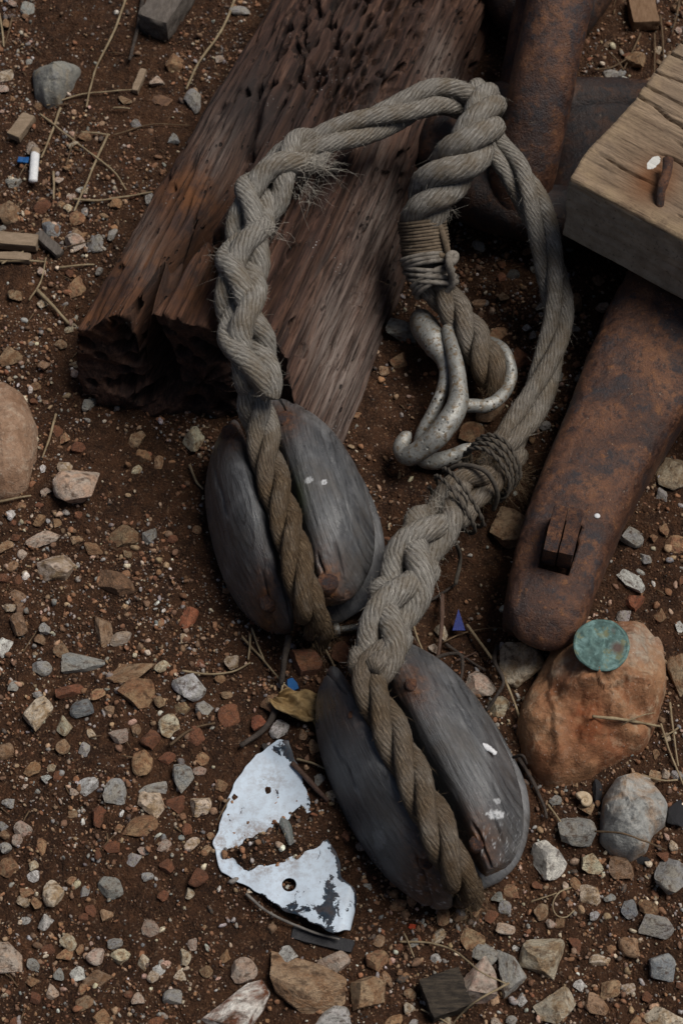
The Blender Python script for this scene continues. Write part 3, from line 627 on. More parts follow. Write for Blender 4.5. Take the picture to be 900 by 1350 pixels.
# the slot the keys stand in
KC = P(741, 718, .072); kd = P(748, 690, .072) - P(734, 746, .072); kd /= np.linalg.norm(kd); kw = np.array([kd[1], -kd[0], 0]); kw /= np.linalg.norm(kw)
rel = V - KC; ku, kv = rel @ kd, rel @ kw
slot = (np.abs(ku + .002) < .0205) & (np.abs(kv + .0015) < .0115) & (V[:, 2] > .045); V[slot, 2] -= .024
i = np.arange(len(cp) - 1)[:, None] * m; j = np.arange(m)[None]; j2 = (j + 1) % m
F = [tuple(q) for q in np.stack([i + j, i + j2, i + m + j2, i + m + j], -1).reshape(-1, 4).tolist()]
V = np.vstack([V, V[:m].mean(0), V[-m:].mean(0)]); F += [(len(V) - 2, (k + 1) % m, k) for k in range(m)] + [(len(V) - 1, len(V) - 2 - m + k, len(V) - 2 - m + (k + 1) % m) for k in range(m)]
bar = root('iron_bar', (KC[0], KC[1], 0), 'heavy rusty iron anchor bar with a rounded end and two wedge keys', 'anchor bar')
mk('body', V, F, RUST, bar)
def slab(c, ax, ay, az, hx, hy, hz, n=7, seed=0, rough=.0008, rnd=.3):
    """a worn bevelled box with axes ax, ay, az"""
    q = np.linspace(-1, 1, n); pts = []; fs = []
    for k in range(3):
        for sg in (-1, 1):
            b = len(pts)
            for a in q:
                for d_ in q:
                    p = [0, 0, 0]; p[k] = sg; p[(k + 1) % 3] = a; p[(k + 2) % 3] = d_ * sg; pts.append(p)
            fs += [(b + i_ * n + j_, b + (i_ + 1) * n + j_, b + (i_ + 1) * n + j_ + 1, b + i_ * n + j_ + 1) for i_ in range(n - 1) for j_ in range(n - 1)]
    p = np.array(pts, float); sp_ = p / np.maximum((np.abs(p) ** 8).sum(1)[:, None] ** (1 / 8), 1e-6); p = p * (1 - rnd) + sp_ * rnd
    h = np.array([hx, hy, hz]); L = p * h; L += (p / np.linalg.norm(p, axis=1)[:, None]) * (rough * fbm(L * 240 + seed, 3, seed))[:, None]
    R = np.stack([ax, ay, az]); return np.asarray(c) + L @ R, fs, np.zeros((len(L), 2))
ku3 = np.array([0, 0, 1.]); kup = np.cross(kd, kw); kup = kup if kup[2] > 0 else -kup
for off, rise, tl in ((-.0072, .0, .30), (.0042, .0015, .30)):
    axn = kd * cos(tl) + kup * sin(tl) * .6; axn /= np.linalg.norm(axn); upn = np.cross(axn, kw); upn = upn if upn[2] > 0 else -upn
    v, f, u = slab(KC + kw * off + kup * (.010 + rise), axn, kw * (1 if np.dot(np.cross(axn, kw), upn) > 0 else -1), upn, 0.0185, .0052, .017, seed=int(off * 9000) % 50)
    mk('key', v, f, NAIL, bar)

# ------------------------------------------------------------------ stud-link chain
def stadium(c, ux, uy, half_len, half_w, n=140):
    """closed oval centreline in the plane ux, uy"""
    t = np.linspace(0, 2 * pi, n, endpoint=False); sp_ = lambda v, e: np.sign(v) * np.abs(v) ** e
    return np.asarray(c) + np.outer(sp_(np.cos(t), .9) * half_len, ux) + np.outer(sp_(np.sin(t), .8) * half_w, uy)
def closed_tube(p, r, m=44, nz=None, seed=0):
    n = len(p); t = np.roll(p, -1, 0) - np.roll(p, 1, 0); t /= np.linalg.norm(t, axis=1)[:, None]
    pn = np.linalg.svd(p - p.mean(0))[2][2]; B = np.cross(t, pn); th = np.linspace(0, 2 * pi, m, endpoint=False)
    V = (p[:, None] + r * (np.cos(th)[None, :, None] * B[:, None] + np.sin(th)[None, :, None] * pn[None, None])).reshape(-1, 3)
    nn = (V - np.repeat(p, m, 0)) / r; V = V + nn * (.0022 * fbm(V * 26, 3, seed) + .0007 * fbm(V * 150, 3, seed + 3))[:, None]
    i = np.arange(n)[:, None] * m; i2 = ((np.arange(n) + 1) % n)[:, None] * m; j = np.arange(m)[None]; j2 = (j + 1) % m
    return V, [tuple(q) for q in np.stack([i + j, i + j2, i2 + j2, i2 + j], -1).reshape(-1, 4).tolist()]
# the flat link under the rope
LB = P(792, 213, .036); lk = root('chain_link', (LB[0], LB[1], 0), 'flat lying rusty chain link with a cross stud, under the knotted rope', 'chain link')
bx_ = np.array([.995, -.06, .0]); by_ = np.array([.06, .995, .0])
pB = stadium(LB, bx_, by_, .135, .064); v, f = closed_tube(pB, .026, seed=5); mk('link', v, f, RUST_SHADED, lk)
sx = np.array([P(806, 275, .036), P(804, 240, .036), P(802, 205, .036), P(800, 185, .036), P(798, 166, .036)]); sx, _ = crom(np.c_[sx, [92, 84, 80, 84, 92]], 50)
v, f, u = tube(sx[:, :3], sx[:, 3] * PX, 40); v[:, 2] = .036 + (v[:, 2] - .036) * .5; v += (.0015 * fbm(v * 30, 3, 9))[:, None]; mk('stud', v, f, RUST_SHADED, lk)
# the upright link that passes through it
A0, A1 = P(697, 205, .088), P(745, -40, .170); ax_ = A1 - A0; la = np.linalg.norm(ax_); ax_ /= la
side_ = FW - ax_ * (FW @ ax_) + np.array([-.04, 0, 0]); side_ -= ax_ * (side_ @ ax_); side_ /= np.linalg.norm(side_)   # the far limb lies behind and below the near one
ca_ = (A0 + A1) / 2 + side_ * .050 + ax_ * .012
tA = np.linspace(0, 2 * pi, 150, endpoint=False); pA = ca_ + np.outer(np.cos(tA) * .122, ax_) + np.outer(np.sin(tA) * .050, side_); v, f = closed_tube(pA, .0275, seed=15)
v[:, 2] = np.where(v[:, 2] < .0, v[:, 2] * .3, v[:, 2])
o = mk('chain_link', v, f, RUST); tag(o, 'upright rusty chain link rising above the rope knot', 'chain link')
LCn = P(716, 12, .034); tC = np.linspace(0, 2 * pi, 150, endpoint=False); pC = LCn + np.outer(np.cos(tC) * .115, [.12, .99, 0]) + np.outer(np.sin(tC) * .043, [.99, -.12, 0]) + np.array([.012, .095, 0])
v, f = closed_tube(pC, .0265, seed=25); o = mk('chain_link', v, f, RUST_SHADED); tag(o, 'blue black and rusty chain link end lying behind the upright link', 'chain link')

# ------------------------------------------------------------------ rope-stropped wooden blocks
def surf_at(V, px, py, r=6):
    x, y = pix(V); d = (x - px) ** 2 + (y - py) ** 2; k = np.where(d < r * r)[0]
    if len(k) == 0: k = np.argsort(d)[:6]
    return V[k[np.argmin((V[k] - C0) @ FW)]]
CHEEK = [(0, .45), (.0, .70), (.035, .85), (.11, .95), (.25, 1.0), (.45, .94), (.65, .79), (.82, .58), (.94, .36), (1.0, .18), (.985, .07), (.92, .0), (.5, -.01), (.06, .0), (0, .08)]
def cheek(fr, hl, x0, x1, z0, z1, u0=-1., u1=1., seed=0, n=170, m=150, dome=.50, cracks=(), sq=.93):
    """one side of the shell: flat against the score, domed outside, blunt at both ends"""
    c, a, l, up = fr
    u = np.linspace(u0, u1, n); au = np.abs(u)
    pr, _ = crom(np.c_[np.array(CHEEK + CHEEK[:1], float) * [1, .7], np.zeros(len(CHEEK) + 1)], m + 1); pr = pr[:-1, :2] / [1, .7]
    X1 = x1 * np.sqrt(np.clip(1 - (sq * au) ** 2.3, 0, 1)); zt = z0 + (z1 - z0) * (1 - dome * au ** 2.6); zb = z0 + (z1 - z0) * .14 * au ** 2
    e_ = 1 - .42 * np.clip((au - .88) / .12, 0, 1) ** 2.6
    q = .5 + (pr[None, :, 0] - .5) * e_[:, None]; h = .5 + (pr[None, :, 1] - .5) * e_[:, None]
    x = x0 + (X1 - x0)[:, None] * q; z = zb[:, None] + (zt - zb)[:, None] * h
    V = (c + (u * hl)[:, None, None] * a + x[..., None] * l + z[..., None] * up).reshape(-1, 3)
    L = np.c_[np.repeat(u * hl, m), x.ravel(), z.ravel()]
    nn = np.stack([np.zeros(n * m), np.tile((pr[:, 0] - .45) * np.sign(x1), n), np.tile(pr[:, 1] - .45, n)], 1); nn /= np.linalg.norm(nn, axis=1)[:, None] + 1e-6
    d = .0020 * fbm(L * np.array([16, 34, 34]) + seed, 3, seed) + .0005 * fbm(L * np.array([50, 330, 330]), 3, seed + 2)
    for cu, cx, ln, dp in cracks:
        wan = .0012 * fbm(np.stack([L[:, 0] * 120, 0 * L[:, 0] + cx * 999, 0 * L[:, 0]], 1), 2, 5)
        d = d - dp * np.exp(-((L[:, 1] - cx - wan) / .0009) ** 2) * sstep(ln, ln * .6, np.abs(L[:, 0] - cu * hl))
    V = V + (nn[:, 1:2] * l + nn[:, 2:] * up) * d[:, None]
    uv = np.c_[L[:, 0], L[:, 1] + .35 * L[:, 2]] * 10 + (seed % 7) * .045 - .1
    i = np.arange(n - 1)[:, None] * m; j = np.arange(m)[None]; j2 = (j + 1) % m
    F = [tuple(q_) for q_ in np.stack([i + j, i + j2, i + m + j2, i + m + j], -1).reshape(-1, 4).tolist()]
    V = np.vstack([V, V[:m].mean(0), V[-m:].mean(0)]); F += [(len(V) - 2, (k + 1) % m, k) for k in range(m)] + [(len(V) - 1, len(V) - 2 - m + k, len(V) - 2 - m + (k + 1) % m) for k in range(m)]
    return V, F, np.vstack([uv, uv[:1], uv[-1:]])
def make_block(label, p_top, p_bot, zr, hl, xl, xr, xlow, nails, whites, moss, seed, z1=.088, roll=0., shift=.017):
    a3 = P(*p_top, zr) - P(*p_bot, zr); a = a3 / np.linalg.norm(a3); c = (P(*p_top, zr) + P(*p_bot, zr)) / 2 + a * shift; c[2] = 0
    l = np.array([a[1], -a[0], 0.]); up = np.array([0, 0, 1.])
    l, up = l * cos(roll) + up * sin(roll), up * cos(roll) - l * sin(roll)
    fr = (c, a, l, up); rt_ = root('pulley_block', (c[0], c[1], 0), label, 'pulley block')
    ck = [(.92, .022, .035, .004), (-.93, .03, .03, .004), (.95, .040, .02, .003), (-.95, .015, .03, .004), (.2, .045, .03, .0015)]
    sh = [cheek(fr, hl, -.0105, -xl, .003, z1 - .005, seed=seed, cracks=[(q_[0], -q_[1] * .9, *q_[2:]) for q_ in ck]), cheek(fr, hl, .0105, xr, .033, z1, u0=-.97, u1=1.0, seed=seed + 7, cracks=ck),
          cheek(fr, hl * .95, .002, xlow, .002, .026, seed=seed + 13, n=110, m=90, sq=.92)]
    allV = np.vstack([s_[0] for s_ in sh[:2]]); npos = [surf_at(allV, *q[:2]) for q in nails]
    for k, (V, F, U_) in enumerate(sh):
        rust = np.zeros(len(V)); white = np.zeros(len(V)); ms = np.zeros(len(V))
        px_, py_ = pix(V)
        if k < 2:
            for q, s_ in zip(npos, nails):
                r_ = V - q; al = r_ @ a; la = r_ @ l; rust = np.maximum(rust, s_[2] * np.exp(-((al / .019) ** 2 + (la / .0115) ** 2) ** .9) * (1 + .6 * fbm(V * 160, 3, seed)))
            ends = sstep(.86, .98, np.abs((V - c) @ a) / hl); rust = np.maximum(rust, .55 * ends * sstep(-.1, .3, fbm(V * 50, 3, seed + 3)))
            for x, y, rx, ry, st in whites:
                white = np.maximum(white, st * ((((px_ - x) / rx) ** 2 + ((py_ - y) / ry) ** 2 + 1.0 * fbm(V * 330, 3, 3)) < .8))
            lo = sstep(-.6, -.95, ((V - c) @ a) / hl) * moss[3]
            white = np.maximum(white, lo * (fbm(V * 700, 2, 9) > .42) * .7)
            ms = np.clip(np.exp(-(((px_ - moss[0]) / moss[2]) ** 2 + ((py_ - moss[1]) / (moss[2] * 2.2)) ** 2)), 0, 1)
        mk('cheek', V, F, BLOCK, rt_, uv=U_, cols={'rust': np.clip(rust, 0, 1), 'white': white, 'moss': ms})
    # wooden sheave in the swallow, with its pin
    t = np.linspace(0, 2 * pi, 64, endpoint=False)
    prof = [(.0, .027), (.040, .027), (.0435, .0285), (.041, .032), (.0435, .0355), (.040, .037), (.0, .037)]
    V = np.vstack([c + np.outer(np.cos(t) * r_, l) + np.outer(np.sin(t) * r_, a) + up * z_ for r_, z_ in prof])
    F = [(i_ * 64 + j_, i_ * 64 + (j_ + 1) % 64, (i_ + 1) * 64 + (j_ + 1) % 64, (i_ + 1) * 64 + j_) for i_ in range(len(prof) - 1) for j_ in range(64)]
    mk('sheave', V, F, BLOCK, rt_, uv=(V[:, :2] - c[:2]) * 10, cols={'rust': np.zeros(len(V)), 'white': np.zeros(len(V)), 'moss': np.zeros(len(V))})
    for q, s_ in zip(npos, nails):
        nrm = (q - (c + a * ((q - c) @ a) + l * ((q - c) @ l) * .55 + up * .03)); nrm /= np.linalg.norm(nrm)
        R = s_[3] * PX; tt = np.cross(nrm, a); tt /= np.linalg.norm(tt); bb = np.cross(tt, nrm); t = np.linspace(0, 2 * pi, 28, endpoint=False)
        rows = [(1.0, -.9), (1.04, .16), (.9, .40), (.55, .52), (.2, .56)]
        V = np.vstack([q - nrm * .0012 + np.outer(np.cos(t) * R * r_ , tt) + np.outer(np.sin(t) * R * r_, bb) + nrm * (R * h_) for r_, h_ in rows])
        V = V + (.0011 * fbm(V * 240, 3, seed))[:, None] * nrm + .0006 * np.stack([fbm(V * 200, 2, 3), fbm(V * 200, 2, 4), 0 * V[:, 0]], 1)
        F = [(i_ * 28 + j_, i_ * 28 + (j_ + 1) % 28, (i_ + 1) * 28 + (j_ + 1) % 28, (i_ + 1) * 28 + j_) for i_ in range(len(rows) - 1) for j_ in range(28)]
        V = np.vstack([V, V[-28:].mean(0) + nrm * .0003]); F += [(len(V) - 1, len(V) - 1 - 28 + k, len(V) - 1 - 28 + (k + 1) % 28) for k in range(28)]
        mk('nail_head', V, F, NAIL, rt_)
    return fr, allV
frL, bLV = make_block('dark grey oval wooden block with big rusted nail heads, against the log end', (338, 546), (410, 792), .080, .092, .054, .068, .079,
    [(302, 564, 1., 11), (374, 546, .8, 11), (347, 796, 1., 12), (431, 770, 1., 13)], [(407, 634, 7, 5, .7), (427, 635, 5, 4.5, 1.), (435, 547, 4, 16, .35)], (388, 662, 14, 0), 3)
frR, bRV = make_block('grey brown oval wooden block with white paint flecks, beside the torn white plate', (490, 893), (622, 1140), .080, .097, .050, .070, .082,
    [(541, 897, .9, 8), (459, 938, .3, 5), (557, 1140, 1., 8), (623, 1112, 1., 9)], [(653, 1074, 15, 6, 1.), (655, 1056, 6, 4, .7), (500, 1105, 9, 16, .22)], (470, 900, 1, 1), 29)
# a loose curl of paint on the right cheek
q = surf_at(bRV, 648, 985); cv, _ = crom([q + [-.005, .003, .0012], q + [-.001, .001, .0026], q + [.003, -.002, .0022], q + [.005, -.004, .0006]], 14)
v, f, u = tube(cv, np.r_[.0008, np.linspace(.0026, .0018, 12), .0004], 8); v[:, 2] = q[2] + .0008 + (v[:, 2] - q[2]) * .35; v += (.0006 * fbm(v * 700, 2, 3))[:, None]
PAINT = mat_plain('white_paint_flake', (.62, .63, .65), (.72, .72, .72), 200, .5)
tag(mk('paint_flake', v, f, PAINT), 'curled white paint flake lying on the grey brown block', 'paint flake')

# ------------------------------------------------------------------ ropes
def row(px, py, z, r, dirt): return [*P(px, py, z), r * PX, dirt]
def laid(rows, pitch, n=3, phase=0., hand=1, ds=.0014, m=26, seed=0, fill=.5, loose=.0):
    c, s = crom(rows, max(30, int(np.linalg.norm(np.diff(np.array(rows)[:, :3], axis=0), axis=1).sum() / ds)))
    p = c[:, :3]; t, N, B = frames(p); Ro = c[:, 3]; out = []
    for k in range(n):
        ph = phase + 2 * pi * k / n + hand * 2 * pi * s / pitch + .25 * fbm(np.stack([s * 18, 0 * s + k * 9, 0 * s], 1), 2, seed + k)
        lo = 1 + loose * fbm(np.stack([s * 12, 0 * s + k * 5, 0 * s], 1), 2, seed + 20 + k)
        rs = Ro * fill * (1 + .06 * fbm(np.stack([s * 60, 0 * s + k * 3, 0 * s], 1), 3, seed + 40 + k)); rh = (Ro - Ro * fill) * lo
        q = p + (rh * np.cos(ph))[:, None] * N + (rh * np.sin(ph))[:, None] * B
        out.append((q, rs, c[:, 4]))
    return out
def braid(rows, pitch, ds=.0013, seed=0, fill=.46, n=2, flat=1.):
    c, s = crom(rows, max(30, int(np.linalg.norm(np.diff(np.array(rows)[:, :3], axis=0), axis=1).sum() / ds)))
    p = c[:, :3]; t, N, B = frames(p); Ro = c[:, 3]; out = []; w = 2 * pi / pitch
    for hd in (1, -1):
        for k in range(n):
            jit = .4 * fbm(np.stack([s * 22, 0 * s + k * 7, 0 * s + hd], 1), 2, seed + k)
            ph = hd * w * s + 2 * pi * k / n + jit + .6
            rs = Ro * fill * (1 + .13 * fbm(np.stack([s * 45, 0 * s + k * 3, 0 * s + hd], 1), 3, seed + 40 + k))
            rh = (Ro - rs) * (1 + .24 * hd * np.cos(n * w * s))
            out.append((p + (rh * np.cos(ph))[:, None] * N + (rh * np.sin(ph))[:, None] * B, rs, c[:, 4]))
    return out
FUZZ = []
def add_strands(parent, strands, name='strand', fuzz=1., m=24, seed=0):
    for k, (q, rs, dirt) in enumerate(strands):
        v, f, u = tube(q, rs, m); n = len(q)
        sid = np.r_[np.repeat(np.arange(n), m), 0, n - 1]
        ctr = q[sid]; nn = v - ctr; nn /= np.linalg.norm(nn, axis=1)[:, None] + 1e-9
        yarn = np.sin(2 * pi * 14 * u[:, 1] + 900 * u[:, 0] + 2.5 * fbm(v * 110, 2, seed))
        v = v + nn * (rs[sid] * (.06 * yarn * .5 + .07 * fbm(v * 190, 3, seed + k)))[:, None]
        dd = np.clip(dirt[sid] * (1.15 + .5 * fbm(v * 60, 3, 91)), 0, 1)
        mk(name, v, f, ROPE, parent, uv=u, cols={'dirt': dd})
        FUZZ.append((parent, v[:-2], nn[:-2], np.gradient(q, axis=0)[sid[:-2]], dd[:-2], fuzz, seed + k))
def hairs(base, dirs, lens, rg, width=.00009, droop=.35, segs=3):
    n = len(base); t = np.linspace(0, 1, segs + 1); side = np.cross(dirs, rg.normal(size=(n, 3))); side /= np.linalg.norm(side, axis=1)[:, None] + 1e-9
    curl = rg.normal(size=(n, 3)) * .5; P0 = base[:, None] + lens[:, None, None] * (dirs[:, None] * t[None, :, None] + (curl * .8)[:, None] * (t ** 2)[None, :, None])
    P0[..., 2] -= droop * lens[:, None] * t[None] ** 2
    wv = (width * (1 - .75 * t))[None, :, None] * side[:, None]
    V = np.stack([P0 - wv, P0 + wv], 2).reshape(-1, 3); b = (np.arange(n) * 2 * (segs + 1))[:, None] + (np.arange(segs) * 2)[None]
    return V, np.stack([b, b + 1, b + 3, b + 2], -1).reshape(-1, 4)

L0, L1 = frL[0], frL[1]
rope = root('rope', (*P(480, 170, .0)[:2], .0), 'long grey three strand rope joining the two wooden blocks over the log', 'rope')
zr = .086
low = [row(424, 842, .004, 19.2, 1.), row(416, 822, .034, 20.1, 1.), row(404, 792, .070, 21.8, 1.), row(390, 735, .083, 21.8, .95), row(372, 670, .086, 21.8, .9), row(354, 610, .088, 22.7, .6), row(344, 560, .094, 23.6, .2), row(336, 528, .108, 24.5, 0), row(334, 490, .126, 21.0, 0)]
add_strands(rope, laid(low, .105, 3, .4, hand=1, fill=.50, seed=1), fuzz=.9, seed=10)
sp1 = [row(345, 520, .120, 25.7, 0), row(338, 490, .134, 30.8, 0), row(322, 440, .144, 33.4, 0), row(318, 390, .150, 33.4, 0), row(322, 335, .153, 32.5, 0), row(332, 285, .154, 30.8, 0), row(356, 240, .154, 34.2, 0), row(388, 208, .153, 30.8, .05), row(420, 190, .152, 22.3, .05)]
add_strands(rope, braid(sp1, .135, seed=4, fill=.43), 'splice_strand', fuzz=1.6, seed=30)
mid1 = [row(380, 212, .152, 20.0, 0), row(425, 188, .152, 23.4, .05), row(480, 166, .148, 24.2, .1), row(530, 148, .142, 25.0, .1), row(575, 128, .138, 26.7, .1), row(612, 134, .126, 26.7, .1), row(634, 165, .112, 23.4, .1), row(652, 196, .110, 22.5, .1), row(685, 235, .104, 24.2, .1), row(713, 300, .088, 23.4, .12), row(730, 370, .066, 22.5, .15), row(733, 430, .050, 22.5, .2), row(719, 490, .038, 23.4, .25), row(692, 550, .032, 24.2, .3), row(662, 600, .036, 23.4, .45), row(640, 625, .040, 21.7, .5)]
add_strands(rope, laid(mid1, .230, 3, 2.1, hand=1, fill=.49, seed=7, loose=.10), fuzz=1., seed=50)
sp2 = [row(676, 585, .034, 25.7, .5), row(642, 625, .040, 28.2, .55), row(605, 660, .050, 30.8, .4), row(566, 700, .058, 34.2, .1), row(540, 748, .066, 36.8, 0), row(520, 800, .076, 35.9, 0), row(502, 850, .086, 32.5, .15), row(486, 890, .092, 25.7, .5)]
add_strands(rope, braid(sp2, .140, seed=14, fill=.44), 'splice_strand', fuzz=1.5, seed=70)
low2 = [row(498, 855, .086, 22.0, .3), row(484, 892, .090, 22.0, .65), row(503, 938, .088, 23.0, .7), row(528, 992, .087, 23.0, .6), row(556, 1050, .086, 23.0, .6), row(582, 1105, .082, 23.0, .7), row(600, 1148, .066, 22.0, .8), row(611, 1168, .040, 21.2, 1.), row(616, 1184, .010, 19.5, 1.)]
add_strands(rope, laid(low2, .110, 3, 1.3, hand=1, fill=.50, seed=17), fuzz=.8, seed=90)
def wraps(parent, name, a, b, R, turns, r, mat, tilt=.3, seed=0, n=46, two=False):
    """twine wound round the rope between world points a and b"""
    a, b = np.asarray(a), np.asarray(b); ax = (b - a) / np.linalg.norm(b - a); N = np.cross(ax, [0, 0, 1]); N /= np.linalg.norm(N); B = np.cross(N, ax)
    k = int(n * turns); t = np.linspace(0, turns * 2 * pi, k); f = t / t[-1]
    Rr = R * (1 + .05 * fbm(np.stack([t * 1.3, 0 * t, 0 * t], 1), 2, seed))
    p = a + f[:, None] * (b - a) + (Rr * np.cos(t))[:, None] * N + (Rr * np.sin(t))[:, None] * B + (tilt * Rr * np.cos(t + seed))[:, None] * ax
    parts = []
    if two:
        tt, NN, BB = frames(p)
        for q in (0, pi): parts.append(tube(p + (r * .5 * np.cos(t * 9 + q))[:, None] * NN + (r * .5 * np.sin(t * 9 + q))[:, None] * BB, r * .62, 7))
    else: parts.append(tube(p, r, 8))
    v, f_, u = join(parts); return mk(name, v, f_, mat, parent, uv=u)
tag(wraps(rope, 'seizing', P(655, 607, .040), P(636, 630, .042), .0222, 4, .0019, TWINE, .25, 2, two=True), 'dark twine seizing')
tag(wraps(rope, 'seizing', P(612, 652, .050), P(592, 672, .052), .0250, 2, .0018, TWINE, .40, 4, two=True), 'dark twine seizing')
cv, _ = crom([P(588, 640, .03), P(590, 622, .05), P(610, 613, .064), P(640, 622, .068), P(655, 650, .05), P(650, 672, .03)], 60); v, f, u = tube(cv, .0019, 8); mk('seizing_loop', v, f, TWINE, rope, uv=u)
cv, _ = crom([P(585, 690, .06), P(600, 715, .045), P(606, 738, .02), P(600, 770, .008)], 40); v, f, u = tube(cv, .0016, 8); mk('seizing_loop', v, f, TWINE, rope, uv=u)

pend = root('pendant_rope', (*P(600, 260, 0)[:2], 0), 'short thick rope with twine whipping, looped over the long rope and holding the hook', 'rope')
pd1 = [row(600, 135, .085, 20.8, .1), row(630, 128, .118, 25.6, .1), row(640, 150, .140, 29.6, .05), row(622, 190, .142, 34.4, .05), row(590, 228, .128, 36.0, .08), row(562, 268, .108, 33.6, .1), row(556, 305, .088, 28.0, .25), row(562, 345, .070, 25.6, .35), row(578, 385, .058, 24.0, .4)]
add_strands(pend, laid(pd1, .088, 3, .9, hand=1, fill=.49, seed=27), fuzz=1.1, seed=110)
pd2 = [row(566, 350, .068, 24.5, .45), row(582, 385, .056, 24.5, .45), row(606, 420, .048, 24.5, .45), row(630, 455, .044, 25.3, .5), row(645, 485, .042, 25.3, .7), row(650, 505, .034, 21.0, .85), row(650, 515, .026, 10.5, .9)]
add_strands(pend, laid(pd2, .085, 3, .2, hand=1, fill=.50, seed=37), fuzz=1.2, seed=130)
tag(wraps(pend, 'whipping', P(556, 290, .094), P(562, 342, .072), .0186, 12, .0015, WHIP, .04, 1), 'tight brown twine whipping')
for k, (a_, b_, R_, tl) in enumerate([((560, 340, .074), (565, 352, .070), .0186, .25), ((563, 352, .070), (570, 372, .064), .0182, .45), ((566, 366, .066), (574, 380, .060), .0174, -.35)]):
    wraps(pend, 'cord_wrap', P(*a_), P(*b_), R_, 2.6, .0021, RAG, tl, 3 + k)
cv, _ = crom([P(574, 282, .098), P(580, 300, .100), P(588, 325, .092), P(589, 338, .086), P(578, 336, .088)], 40); v, f, u = tube(cv, .0027, 10); mk('cord_tail', v, f, WHIP, pend, uv=u)
cv, _ = crom([P(588, 352, .084), P(598, 344, .088), P(600, 336, .088), P(592, 336, .09), P(592, 350, .092), P(596, 372, .076), P(588, 384, .066)], 50); v, f, u = tube(cv, .0030, 10); mk('cord_knot', v, f, RAG, pend, uv=u)

# loose fibres standing off the strands: one part for each rope and tone
for par, nm in ((rope, 'long'), (pend, 'short')):
    for dark in (0, 1):
        VV, FF, o_ = [], [], 0
        for (pp, v, nn, tt, dd, fz, sd_) in FUZZ:
            if pp is not par: continue
            rg = np.random.RandomState(sd_); k = np.where((dd > .45) == bool(dark))[0]
            if len(k) < 40: continue
            cnt = int(len(k) * .13 * fz); k = rg.choice(k, cnt)
            tn = tt[k] / (np.linalg.norm(tt[k], axis=1)[:, None] + 1e-9); cr = np.cross(tn, nn[k])
            d_ = nn[k] * rg.uniform(.15, .9, (cnt, 1)) + tn * rg.uniform(.2, .8, (cnt, 1)) * np.sign(rg.normal(size=(cnt, 1))) - cr * rg.uniform(.3, .9, (cnt, 1)); d_ /= np.linalg.norm(d_, axis=1)[:, None]
            a_, b_ = hairs(v[k] - nn[k] * .0003, d_, rg.gamma(1.4, .0014, cnt) + .0010, rg); VV.append(a_); FF.append(b_ + o_); o_ += len(a_)
        # frayed ends
        tufts = [(418, 215, .165, 220, (.9, .1, .1), .013, 0, rope), (402, 250, .160, 120, (.8, -.5, .1), .008, 0, rope), (352, 300, .170, 160, (.7, -.3, .3), .006, 0, rope), (296, 345, .155, 60, (-1, .2, .2), .005, 0, rope), (648, 606, .052, 380, (.3, -.7, .5), .015, 1, rope), (672, 628, .030, 260, (.8, -.4, .1), .018, 1, rope), (585, 668, .068, 260, (-.2, .3, .6), .008, 0, rope),
                 (618, 1180, .016, 420, (.4, -.8, .2), .014, 1, rope), (424, 832, .014, 300, (.3, -.7, .1), .014, 1, rope), (652, 505, .040, 300, (.1, -.9, .4), .007, 1, pend), (548, 385, .045, 160, (-.5, -.8, -.2), .014, 1, pend), (580, 275, .108, 160, (.5, -.6, .2), .009, 0, pend)]
        for x, y, zz, cnt, dr, ln, dk, pp in tufts:
            if pp is not par or dk != dark: continue
            rg = np.random.RandomState(int(x)); b0 = P(x, y, zz) + rg.normal(size=(cnt, 3)) * np.array([.0055, .0055, .0035]); d_ = np.array(dr) + rg.normal(size=(cnt, 3)) * .65; d_ /= np.linalg.norm(d_, axis=1)[:, None]
            a_, b_ = hairs(b0, d_, rg.gamma(4, ln / 4, cnt), rg); VV.append(a_); FF.append(b_ + o_); o_ += len(a_)
        if VV: tag(mk('loose_fibres', np.vstack(VV), np.vstack(FF), FIBD if dark else FIB, par), kind='stuff')

# ------------------------------------------------------------------ galvanised sister hooks on the thimble
hook = root('sister_hook', (*P(585, 520, 0)[:2], 0), 'galvanised steel double hook with a ring at the end of the short thick rope', 'hook')
def bent(name, pts, parent, mat=GALV, n=90, m=24, flat=1., seed=0):
    c, s_ = crom([[*P(a_, b_, z_), r_ * PX * .92] for a_, b_, z_, r_ in pts], n); r_ = c[:, 3].copy()
    q = np.linspace(0, 1, n); r_ *= np.sqrt(np.clip(1 - (1 - np.clip(q / .03, 0, 1)) ** 2, .05, 1)) * np.sqrt(np.clip(1 - (1 - np.clip((1 - q) / .03, 0, 1)) ** 2, .05, 1))
    v, f, u = tube(c[:, :3], r_, m); v += (.0012 * fbm(v * 70, 3, seed))[:, None] * np.array([.5, .5, 1]); return mk(name, v, f, mat, parent, uv=u)
bent('hook', [(588, 430, .046, 9), (598, 470, .052, 11), (604, 510, .054, 13), (600, 540, .052, 16), (578, 572, .046, 17), (552, 594, .036, 15), (536, 601, .028, 14), (528, 590, .026, 12), (534, 577, .028, 10), (541, 570, .030, 7)], hook, seed=1)
bent('hook', [(552, 414, .026, 15), (560, 432, .032, 21), (574, 455, .038, 19), (586, 478, .042, 11), (585, 508, .042, 9.5), (572, 540, .036, 9), (556, 570, .026, 9), (552, 596, .014, 10), (565, 608, .010, 12), (592, 604, .014, 12), (612, 592, .020, 8), (620, 585, .024, 4)], hook, n=130, seed=4)
bent('ring', [(598, 532, .050, 10), (620, 534, .046, 10), (645, 533, .040, 10), (664, 518, .036, 9.5), (673, 494, .036, 9.5), (668, 470, .040, 9.5), (652, 454, .034, 9), (630, 452, .026, 9), (612, 470, .024, 9), (606, 500, .032, 9), (602, 525, .046, 9)], hook, n=150, seed=7)

